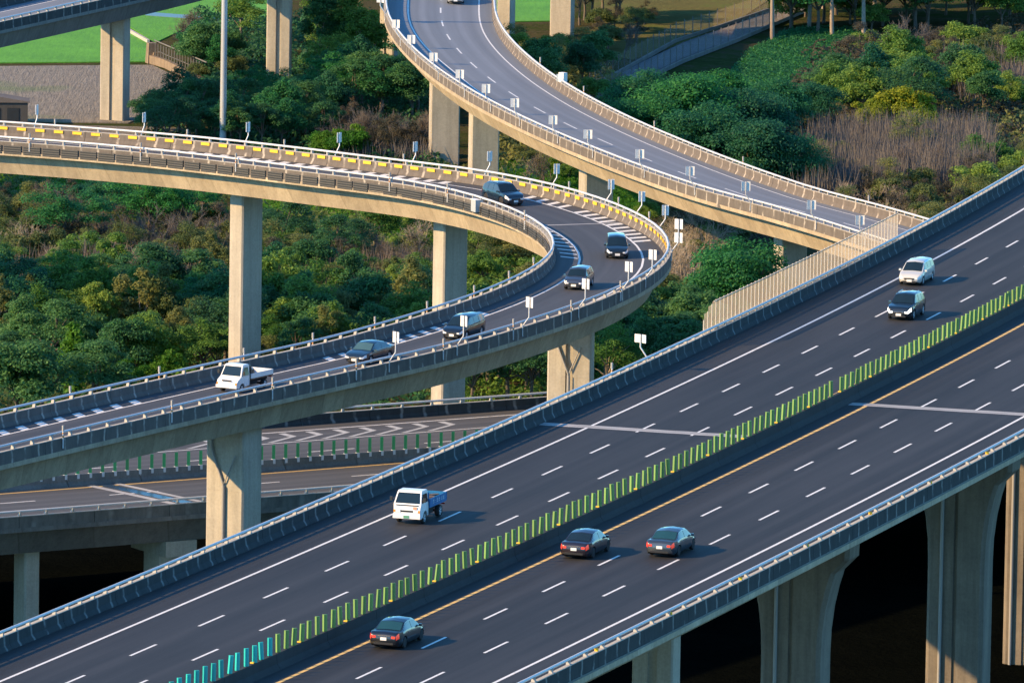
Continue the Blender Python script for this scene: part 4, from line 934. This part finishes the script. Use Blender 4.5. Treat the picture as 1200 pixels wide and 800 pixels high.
# ================================================================== VEGETATION
def quads_mesh(name,C,U,V,mat,tip=.5):
    """rhombic leaves: centre C, half axes U,V (N,3)"""
    N=len(C); co=np.empty((N,4,3)); co[:,0]=C-U; co[:,1]=C+V; co[:,2]=C+U; co[:,3]=C-V
    me=bpy.data.meshes.new(name); me.vertices.add(N*4); me.vertices.foreach_set('co',co.astype(np.float32).ravel())
    me.loops.add(N*4); me.loops.foreach_set('vertex_index',np.arange(N*4,dtype=np.int32)); me.polygons.add(N)
    me.polygons.foreach_set('loop_start',np.arange(0,N*4,4,dtype=np.int32)); me.polygons.foreach_set('loop_total',np.full(N,4,dtype=np.int32))
    me.materials.append(mat); me.update(calc_edges=True); me.validate(); return me
def rdir(n,rng): v=rng.normal(size=(n,3)); return v/np.linalg.norm(v,axis=1)[:,None]
def leaves(name,centres,radii,n,size,mat,rng,flat=.6,up=.5):
    """leaf shells round clump ellipsoids"""
    centres=np.array(centres);radii=np.array(radii); w=(radii[:,0]*radii[:,0]); idx=rng.choice(len(centres),n,p=w/w.sum())
    d=rdir(n,rng); d[:,2]=np.where(d[:,2]<-.45,-d[:,2],d[:,2]); r=rng.uniform(.35,1.22,n)
    C=centres[idx]+d*radii[idx]*r[:,None]
    nrm=d*.7+rdir(n,rng)*.75+np.array([0,0,up]); nrm/=np.linalg.norm(nrm,axis=1)[:,None]
    a=np.cross(nrm,rdir(n,rng)); a/=np.linalg.norm(a,axis=1)[:,None]; b=np.cross(nrm,a)
    s=size*rng.uniform(.6,1.3,n)[:,None]
    return quads_mesh(name,C,a*s,b*s*flat,mat)
BARK=concrete('bark',(.16,.13,.10),(.08,.065,.05),.4); PBARK=concrete('pale_bark',(.36,.30,.24),(.20,.16,.13),.3)
def trunk_mesh(name,tips,h0,r,rng,mat,n=5):
    mb=MB(); mb.tube([(0,0,-.4),(rng.normal(0,.08),rng.normal(0,.08),h0*.5),(0,0,h0)],[r*1.25,r,r*.8],n+2)
    for t in tips:
        t=Vector([float(q) for q in t]); m_=Vector((t.x*.45+rng.normal(0,.2),t.y*.45+rng.normal(0,.2),h0+(t.z-h0)*.5)); mb.tube([(0,0,h0*.85),m_,t],[r*.6,r*.38,r*.12],n,cap=False)
    return mb.me(name,[mat])
def proto_round(seed,h,w,n,size,mat,k=14,bark=None,flatc=.75):
    rng=np.random.default_rng(seed); C=[];Rr=[]; lean=rng.normal(0,.09*w,2)
    for i in range(k):
        a=rng.uniform(0,2*math.pi); q=math.sqrt(rng.uniform(0,1))*w*.36; z=h*(.42+.52*rng.uniform(0,1)*(1-(q/(w*.5))**2)); C.append((math.cos(a)*q+lean[0]*z/h,math.sin(a)*q+lean[1]*z/h,z)); rr=w*rng.uniform(.08,.17); Rr.append((rr,rr,rr*flatc))
    return (trunk_mesh('trunk',C[:7],h*.32,.03*w*.5+.04,rng,bark or BARK),leaves('crown',C,Rr,n,size,mat,rng))
def proto_umbrella(seed,h,w,n,size,mat,k=30,bark=None):
    rng=np.random.default_rng(seed); C=[];Rr=[]
    for i in range(k):
        a=rng.uniform(0,2*math.pi); q=math.sqrt(rng.uniform(0,1))*w*.42; z=h*(.96-.34*(q/(w*.5))**2)-rng.uniform(0,.34)*h; C.append((math.cos(a)*q,math.sin(a)*q,z)); rr=w*rng.uniform(.07,.15); Rr.append((rr,rr,rr*.55))
    return (trunk_mesh('trunk',C[:9],h*.38,.017*w+.03,rng,bark or BARK),leaves('crown',C,Rr,n,size,mat,rng,.55,.9))
def proto_column(seed,h,w,n,size,mat):
    rng=np.random.default_rng(seed); C=[];Rr=[]
    for i in range(12):
        z=h*(.18+.72*i/11); q=w*.5*(1-abs(z/h-.42)*1.1)*.5; a=rng.uniform(0,6.28); C.append((math.cos(a)*q*.5,math.sin(a)*q*.5,z)); rr=max(.35,q*1.1); Rr.append((rr,rr,rr*.8))
    return (trunk_mesh('trunk',C[-3:],h*.4,.10,rng,BARK),leaves('crown',C,Rr,n,size,mat,rng))
def twig_mesh(name,seed,h,w,mat,levels=4,k=5,lean=.35,thick=.10,trunkz=.25):
    rng=np.random.default_rng(seed); V=[];Fc=[]
    def seg(a,b,ra,rb):
        d=b-a; d/=np.linalg.norm(d)+1e-9; u=np.cross(d,[.3,.2,1.]); u/=np.linalg.norm(u)+1e-9; w_=np.cross(d,u); i=len(V)
        for c,r in ((a,ra),(b,rb)):
            for q in range(3): V.append(c+(u*math.cos(q*2.094)+w_*math.sin(q*2.094))*r)
        Fc.extend([[i+q,i+(q+1)%3,i+3+(q+1)%3,i+3+q] for q in range(3)])
    def grow(p,d,L,r,lv):
        q=p+d*L; m_=p+d*L*.5+rng.normal(0,L*.06,3); seg(p,m_,r,r*.85); seg(m_,q,r*.85,r*.62)
        if lv==0: return
        for i in range(k if lv>1 else k-1):
            f=rng.uniform(.45,1.); nd_=d+rng.normal(0,lean,3)+np.array([0,0,.12]); nd_/=np.linalg.norm(nd_); grow(p+(q-p)*f,nd_,L*rng.uniform(.55,.8),max(.012,r*.55),lv-1)
    for j in range(3):
        d=np.array([rng.normal(0,.35),rng.normal(0,.35),1.]); d/=np.linalg.norm(d); grow(np.array([0,0,-.2]),d,h*.36,thick,levels-1)
    return mesh(name,V,Fc,mat)
LD=leafmat('leaf_dark',(.034,.120,.052),(.098,.260,.080)); LM=leafmat('leaf_mid',(.078,.175,.038),(.20,.350,.062)); LO=leafmat('leaf_olive',(.092,.125,.045),(.21,.255,.080))
LB=leafmat('leaf_bright',(.05,.14,.012),(.13,.30,.03)); LE=leafmat('leaf_emerald',(.018,.110,.052),(.055,.245,.082)); LY=leafmat('leaf_yellow',(.14,.19,.012),(.32,.38,.03)); LBR=leafmat('leaf_brown',(.065,.062,.046),(.13,.12,.08))
TW=simple('twig_grey',(.15,.125,.105),.9); TWP=simple('twig_mauve',(.120,.112,.108),.9); TWL=simple('twig_pale',(.36,.30,.23),.9)
PRO={}
for i in range(4): PRO['umb%d'%i]=('umbrella_tree',)+proto_umbrella(20+i,6.6+.5*i,7.6+.6*i,9000,.125,[LD,LM,LD,LE][i])
for i in range(3): PRO['rnd%d'%i]=('broadleaf_tree',)+proto_round(40+i,7.2,7.2,11000,.135,[LD,LM,LE][i],34)
for i in range(2): PRO['big%d'%i]=('broadleaf_tree',)+proto_round(50+i,9.2,12.5,22000,.15,[LE,LE][i],60,flatc=.6)
for i in range(2): PRO['oli%d'%i]=('olive_shrub',)+proto_round(60+i,3.6,5.2,6500,.115,[LO,LM][i],22)
for i in range(2): PRO['bri%d'%i]=('bright_bush',)+proto_round(70+i,3.8,4.8,6500,.11,LB,22)
for i in range(3): PRO['tal%d'%i]=('upright_tree',)+proto_round(120+i,8.2,5.0,8000,.12,[LM,LO,LD][i],30,PBARK,.9)
for i in range(2): PRO['fea%d'%i]=('feathery_tree',)+proto_round(130+i,6.4,6.4,4800,.10,[LM,LO][i],26,PBARK,.6)
PRO['yel0']=('yellow_bush',)+proto_round(80,4.2,6.,6500,.12,LY,12); PRO['col0']=('pointed_tree',)+proto_column(85,6.,3.2,3000,.17,LB)
for i in range(2): PRO['brn%d'%i]=('brown_tree',)+proto_round(90+i,5.0,6.0,3800,.085,[LBR,LO][i],12)
for i in range(3): PRO['bare%d'%i]=('bare_tree',twig_mesh('trunk',100+i,6.2,5,[TW,TWL,TWP][i],5,4,.42,.075),None)
GRAD={}
SHAD={}
def plant(kind,px,py,sc,label,group,gz=GZ,rz=None,pos=None):
    nm,tr,crn=PRO[kind]; p=pos or at(px,py,gz); p=Vector((p.x,p.y,gz-.05))
    r=thing(nm,label,'shrub' if 'shrub' in nm or 'bush' in nm else 'tree',p,random.uniform(0,6.28) if rz is None else rz,group); r.scale=(sc*random.uniform(.9,1.1),sc*random.uniform(.9,1.1),sc)
    obj('trunk',tr,r)
    if crn: obj('crown',crn,r)
    return r
ORD2=ORD+['twenty-first','twenty-second','twenty-third','twenty-fourth','twenty-fifth','twenty-sixth','twenty-seventh','twenty-eighth','twenty-ninth','thirtieth']+['thirty-'+w for w in ORD[:9]]+['fortieth']+['forty-'+w for w in ORD[:9]]+['fiftieth']+['fifty-'+w for w in ORD[:9]]+['sixtieth']
def scatter(kinds,x0,x1,y0,y1,n,smin,smax,label,group,seed=0,skip=None):
    jobs=[]
    rr=random.Random(seed+n+int(x0)+int(y0)); k=0; nx=max(1,round(math.sqrt(n*(x1-x0)/max(1,(y1-y0))*0.35))); ny=int(math.ceil(n/nx))
    for j in range(ny):
        for i in range(nx):
            x=x0+(x1-x0)*(i+.5+rr.uniform(-.45,.45))/nx; y=y0+(y1-y0)*(j+.5+rr.uniform(-.45,.45))/ny
            if skip and skip(x,y): continue
            jobs.append((x,y,rr.choice(kinds),rr.uniform(smin,smax)))
    for i,(x,y,k_,sc) in enumerate(sorted(jobs)): plant(k_,x,y,sc,label+', '+ORD2[min(i,len(ORD2)-1)]+' from the left',group)
UM=['umb0','umb1','umb2','rnd0','rnd1','umb1','tal0','tal1','fea0','fea1','fea0','tal2','brn1']; DK=['umb0','umb2','rnd0','umb3']
# left thicket
scatter(UM,-20,500,428,456,22,.6,.95,'feathery tree in the front row of the left thicket','trees in the left thicket',1)
scatter(UM+['umb0','umb3'],-20,500,378,424,44,.65,1.05,'feathery tree behind the near loop leg','trees in the left thicket',2)
scatter(UM+['rnd2','bare0'],-20,520,345,378,26,.5,.85,'dark green tree in mid thicket at left','trees in the left thicket',3)
scatter(['bare0','bare1','brn0','brn1','oli0','bare2'],-20,520,296,350,40,.6,1.0,'brown half bare tree in the left thicket','brown trees in the left thicket',4)
scatter(['oli0','oli1','brn0','bare2','oli0','brn1','umb3'],-20,270,262,318,34,.55,1.0,'olive shrub under the far loop leg','shrubs under the far loop leg',5)
scatter(['oli0','oli1','rnd1','umb2'],310,520,290,325,13,.45,.8,'leafy shrub between the two loop piers','shrubs between the loop piers',6)
scatter(['brn0','oli0','bare0','oli0'],-20,150,238,266,9,.5,.8,'brown shrub at the upper left thicket edge','shrubs under the far loop leg',7)
scatter(['oli0','brn1','oli1'],550,640,290,340,9,.7,1.,'small shrub beneath the inner side of the loop bend','shrubs under the loop bend',8)
for x,y,s,k,lb_ in ((85,470,1.15,'col0','pointed light green tree in front of the left thicket'),(182,450,1.15,'bri0','largest light green bush in front of the left thicket'),(200,458,.9,'bri1','light green bush at the right foot of the largest bright bush'),(150,462,.8,'bri1','light green bush left of the largest bright bush'),(228,470,.8,'bri0','light green bush just left of the white pickup truck'),(330,442,.8,'bri1','light green bush just right of the tall left pier'),(48,500,1.,'umb2','dark tree at the rail, second from the left edge'),(20,505,1.1,'rnd0','dark tree at the rail, nearest the left edge'),(110,492,1.,'umb0','dark tree at the rail below the pointed light green tree')):
    plant(k,x,y,s,lb_,'plants in front of the left thicket')
scatter(['bare2','brn0','bare0','brn1','oli0'],940,1160,175,240,20,.7,1.0,'bare mauve tree in the brush right of the grove','bare trees in the mauve brush',31)
scatter(['oli0','oli1','rnd1','brn0'],700,860,262,300,8,.5,.8,'shrub beneath the flyover right of the loop bend','shrubs beneath the flyover',32)
# under and right of the loop
scatter(['umb0','umb2','rnd0','umb1'],540,660,420,485,14,.7,1.05,'dark green tree between the two lower loop piers','trees between the lower loop piers',9)
scatter(['umb0','tal0','rnd1','fea0','rnd0','tal2'],700,840,400,470,18,.7,1.05,'green tree right of the groove faced pier','trees right of the groove faced pier',10)
scatter(['oli0','brn1','oli1','bare1'],700,850,330,392,16,.7,1.1,'olive shrub right of the loop bend','shrubs right of the loop bend',11)
scatter(['bare1','oli0','brn0'],770,840,280,335,7,.8,1.2,'pale half bare shrub right of the loop bend','shrubs right of the loop bend',12)
plant('big0',872,398,.98,'large emerald tree left of the mesh screen','big emerald trees'); plant('rnd2',846,402,.9,'dark tree at the foot of the large emerald tree near the mesh screen','big emerald trees'); plant('rnd2',905,396,.75,'small emerald tree right beside the large one near the mesh screen','big emerald trees')
plant('bare0',640,232,1.05,'bare tree behind the far rail at the loop bend','bare trees near the loop bend')
plant('bare1',612,222,.7,'small bare tree left of the one at the loop bend','bare trees near the loop bend')
plant('bare1',802,352,1.25,'pale bare tree right of the loop bend above the olive scrub','bare trees near the loop bend')
plant('bare1',388,404,.8,'leaning pale bare tree behind the near leg of the loop','bare trees near the loop bend')
scatter(['oli1','oli0','bri1'],590,720,196,222,7,.4,.6,'small shrub on the bright meadow behind the loop bend','shrubs on the meadow',13)
# centre: dark masses left of the flyover
scatter(['rnd0','umb0','rnd2','umb3'],380,492,118,152,12,.72,1.0,'very dark tree left of the tall flyover piers','dark trees left of the flyover')
scatter(['brn0','bare2','bare0','bare2'],400,500,168,192,12,.6,.95,'mauve bare shrub left of the tall flyover pier','bare shrubs left of the flyover')
scatter(['bri0','bri1'],372,420,186,194,4,.85,1.0,'light green bush behind the far rail of the loop','light green bushes behind the loop')
scatter(['rnd0','umb0','rnd2','umb2'],168,380,150,178,24,.62,.9,'dark tree just behind the far loop leg','dark trees behind the far loop leg')
scatter(['rnd0','umb3','oli1'],240,380,126,148,10,.5,.7,'dark tree in the second row behind the far loop leg','dark trees behind the far loop leg')
scatter(['tal0','rnd1','fea0','tal2'],372,432,82,108,8,.85,1.2,'mid green tree between the two upper left piers','trees between the upper piers')
scatter(['rnd0','oli0','umb0','rnd2'],212,276,74,100,7,.6,.95,'dark tree beside the canal railing','trees beside the canal railing')
scatter(['tal0','umb1','bri0','fea0'],262,430,20,60,16,.6,1.1,'green tree at the top edge left of the flyover','trees along the top edge',0,lambda x,y:285<x<365 and y>22)
# upper right
scatter(['rnd0','oli0','oli1','brn1'],600,700,60,124,16,.55,.9,'olive shrub on the rough bank beneath the flyover','shrubs on the rough bank')
scatter(['rnd0','rnd1','umb0'],672,728,16,34,6,.8,1.1,'dark tree at the top edge right of the single pier','trees on the top bank')
scatter(['brn0','oli0','brn1','bare0'],690,760,28,66,9,.5,.8,'brown shrub on the dry bank above the footpath','shrubs on the dry bank')
for x,y,s,k in ((770,172,.88,'big0'),(838,164,.78,'big1'),(800,196,1.05,'big1'),(868,196,.9,'big0'),(740,162,.68,'big1'),(905,176,.78,'big1'),(830,228,1.0,'big0'),(880,236,.9,'big1'),(760,204,.9,'big0'),(914,156,.55,'big0'),(960,156,.58,'big1'),(1000,142,.5,'big0'),(925,236,.75,'big1')):
    plant(k,x,y,s,'broad emerald tree in the grove right of the flyover, '+{770:'upper left',838:'top',800:'centre',868:'centre right',740:'leftmost',905:'upper right',830:'lower',880:'lower right',760:'lower left',914:'top right',960:'right of the top',1000:'rightmost',925:'bottom right'}[x],'emerald grove right of the flyover')
scatter(['rnd1','umb2','rnd2'],960,1100,120,150,8,.7,1.,'mid green tree behind the yellow green bushes','trees behind the yellow bushes')
for x,y,s,k in ((1062,160,1.35,'yel0'),(1075,164,.95,'yel0'),(1040,156,1.05,'yel0'),(1010,160,.9,'yel0'),(1090,170,.7,'yel0')):
    plant(k,x,y,s,'yellow green bush above the mauve brush, '+{1062:'the largest',1075:'right of the largest',1040:'left of the largest',1010:'leftmost',1090:'rightmost'}[x],'yellow green bushes')
scatter(['brn0','bare2','oli1','brn1','oli0','rnd1','bri1'],1010,1210,60,116,28,.6,1.0,'greyish brown tree on the upper right slope','brown trees on the upper right slope')
scatter(['rnd1','bri1','rnd0'],1120,1200,104,140,7,.6,.9,'green tree on the brown slope at right','trees on the upper right slope')
scatter(['rnd0','rnd2','umb0','oli1','rnd1'],900,1230,14,40,20,.7,1.3,'dark tree in the top right row','trees along the top right edge')
scatter(['oli0','oli1','oli0','brn1'],1130,1240,200,262,14,.7,1.15,'olive leafy mound above the freeway rail at right','olive mounds at right')
scatter(['brn0','oli0','brn1','bare1'],985,1140,236,300,22,.6,.95,'brownish low shrub by the flyover end','brown shrubs by the flyover end')
plant('bare1',1048,292,.95,'bare reddish tree rising at the end of the flyover where the rails meet','bare trees near the loop bend')
for x,y,s in ((905,48,1.3),(948,32,1.3),(975,42,1.3),(1012,46,1.3),(1025,10,1.3),(965,10,1.2)):
    p=at(x,y,GZ); r=thing('tall_tree','tall pale trunk at the top right edge, '+{905:'leftmost',948:'third from left',975:'fourth from left',1012:'fifth from left',1025:'rightmost, farther back',965:'small, farther back'}[x],'tree',p,random.uniform(0,6),'tall trunks at the top right edge'); r.scale=(s,s,s)
    mb=MB(); mb.tube([(0,0,-.3),(.1,0,3),(.05,.1,7.)],[.20,.16,.10],8); mb.build('trunk',[PBARK],r); o=obj('crown',PRO['rnd0'][2],r); o.location=(0,0,3.2); o.scale=(.75,.75,.75)
for x,y in ((218,50),(214,60)):
    plant('bare0',x,y,.8,'dark leafless trunk by the railing, '+('the farther one' if y==50 else 'the nearer one'),'bare trunks by the canal railing')

# stuff: brush, grass, undergrowth
def inpoly(x,y,P):
    c=False; j=len(P)-1
    for i in range(len(P)):
        if (P[i][1]>y)!=(P[j][1]>y) and x<(P[j][0]-P[i][0])*(y-P[i][1])/(P[j][1]-P[i][1])+P[i][0]: c=not c
        j=i
    return c
def ground_pts(poly,n,rng):
    xs=[p[0] for p in poly]; ys=[p[1] for p in poly]; out=[]; 
    G=[at(p[0],p[1],GZ) for p in poly]; gp=[(g.x,g.y) for g in G]; x0,x1=min(g[0] for g in gp),max(g[0] for g in gp); y0,y1=min(g[1] for g in gp),max(g[1] for g in gp)
    while len(out)<n:
        X=rng.uniform(x0,x1,n*2); Y=rng.uniform(y0,y1,n*2)
        for a,b_ in zip(X,Y):
            if inpoly(a,b_,gp): out.append((a,b_))
            if len(out)>=n: break
    return np.array(out)
def cover(name,poly,nc,per,rad,hgt,size,mat,seed):
    rng=np.random.default_rng(seed); P=ground_pts(poly,nc,rng); C=[];
    rr=rad*rng.uniform(.5,1.3,nc); hh=hgt*rng.uniform(.4,1.3,nc)
    idx=np.repeat(np.arange(nc),per); d=rdir(len(idx),rng); d[:,2]=abs(d[:,2]); 
    C=np.column_stack([P[idx,0]+d[:,0]*rr[idx],P[idx,1]+d[:,1]*rr[idx],GZ+d[:,2]*hh[idx]])
    nrm=d*.6+rdir(len(idx),rng)*.8+np.array([0,0,.4]); nrm/=np.linalg.norm(nrm,axis=1)[:,None]; a=np.cross(nrm,rdir(len(idx),rng)); a/=np.linalg.norm(a,axis=1)[:,None]; b_=np.cross(nrm,a); s=size*rng.uniform(.6,1.4,len(idx))[:,None]
    o=obj(name,quads_mesh(name,C,a*s,b_*s*.55,mat)); return o
def stuff(o,label,cat): return tag(o,label,cat,kind='stuff')
LFT=[(-40,520),(540,470),(540,200),(-40,196)]
stuff(cover('undergrowth',LFT,1500,34,1.3,1.2,.22,LO,1),'olive undergrowth filling the thicket at left','undergrowth')
stuff(cover('undergrowth',[(-40,520),(540,470),(540,330),(-40,330)],900,34,1.2,1.1,.22,LD,2),'dark green undergrowth at the foot of the left thicket','undergrowth')
stuff(cover('undergrowth',[(520,490),(880,420),(860,270),(520,270)],1300,34,1.2,1.2,.22,LM,3),'green undergrowth around and right of the loop bend','undergrowth')
stuff(cover('undergrowth',[(120,200),(520,205),(520,70),(420,20),(230,20),(230,130)],1200,34,1.3,1.3,.24,LD,4),'dark undergrowth behind the far loop leg','undergrowth')
stuff(cover('undergrowth',[(560,200),(700,200),(840,260),(880,280),(1240,240),(1240,120),(900,120),(760,110),(600,50)],1600,34,1.3,1.1,.24,LO,5),'olive undergrowth right of the flyover','undergrowth')
stuff(cover('undergrowth',[(880,300),(1240,250),(1240,20),(960,60),(880,180)],1400,34,1.4,1.3,.24,LBR,6),'brown undergrowth on the right hand slope','undergrowth')
stuff(cover('meadow_grass',[(290,335),(530,335),(530,225),(290,222)],2600,14,.7,.5,.13,LB,8),'bright grass meadow between the loop piers','grass')
stuff(cover('meadow_grass',[(-40,262),(170,268),(170,206),(-40,196)],1600,14,.7,.5,.13,LB,9),'bright grass at the left edge below the far loop leg','grass')
stuff(cover('meadow_grass',[(570,230),(700,250),(820,262),(820,232),(700,190),(570,186)],2200,14,.7,.5,.13,LB,10),'bright grass meadow behind the loop bend','grass')
stuff(cover('meadow_grass',[(830,122),(880,60),(930,34),(1010,34),(1000,72),(930,100)],2200,12,.8,.4,.14,LE,11),'green grass on the slope below the top right trees','grass')
def brush(name,poly,n,h,mat,seed,label):
    rng=np.random.default_rng(seed); P=ground_pts(poly,n,rng); k=7; idx=np.repeat(np.arange(n),k)
    base=np.column_stack([P[idx,0]+rng.normal(0,.35,n*k),P[idx,1]+rng.normal(0,.5,n*k),np.full(n*k,GZ)]); hh=h*rng.uniform(.55,1.1,n*k)
    d=np.column_stack([rng.normal(0,.16,n*k),rng.normal(0,.16,n*k),np.ones(n*k)]); V=d*hh[:,None]/2; C=base+V
    a=rdir(n*k,rng)*np.array([1,1,0]); a/=np.linalg.norm(a,axis=1)[:,None]; me=quads_mesh(name,C,a*.035,V,mat); o=obj(name,me)
    return stuff(o,label,'brush')
brush('brush',[(930,250),(1160,222),(1160,172),(1080,172),(950,172)],1700,4.2,TWP,21,'mauve grey leafless brush of upright stems right of the emerald grove')
brush('brush',[(-40,400),(500,400),(500,330),(-40,330)],1500,3.8,TW,22,'grey upright stems in the middle of the left thicket')
brush('brush',[(1130,130),(1240,130),(1240,80),(1100,80)],400,3.5,TWP,23,'mauve stems on the upper right slope')
brush('brush',[(390,196),(505,196),(505,165),(390,165)],500,2.6,TWP,24,'mauve stems left of the tall flyover pier')
brush('brush',[(700,395),(840,395),(840,290),(760,290)],700,2.6,TWL,25,'pale dry stems right of the loop bend')
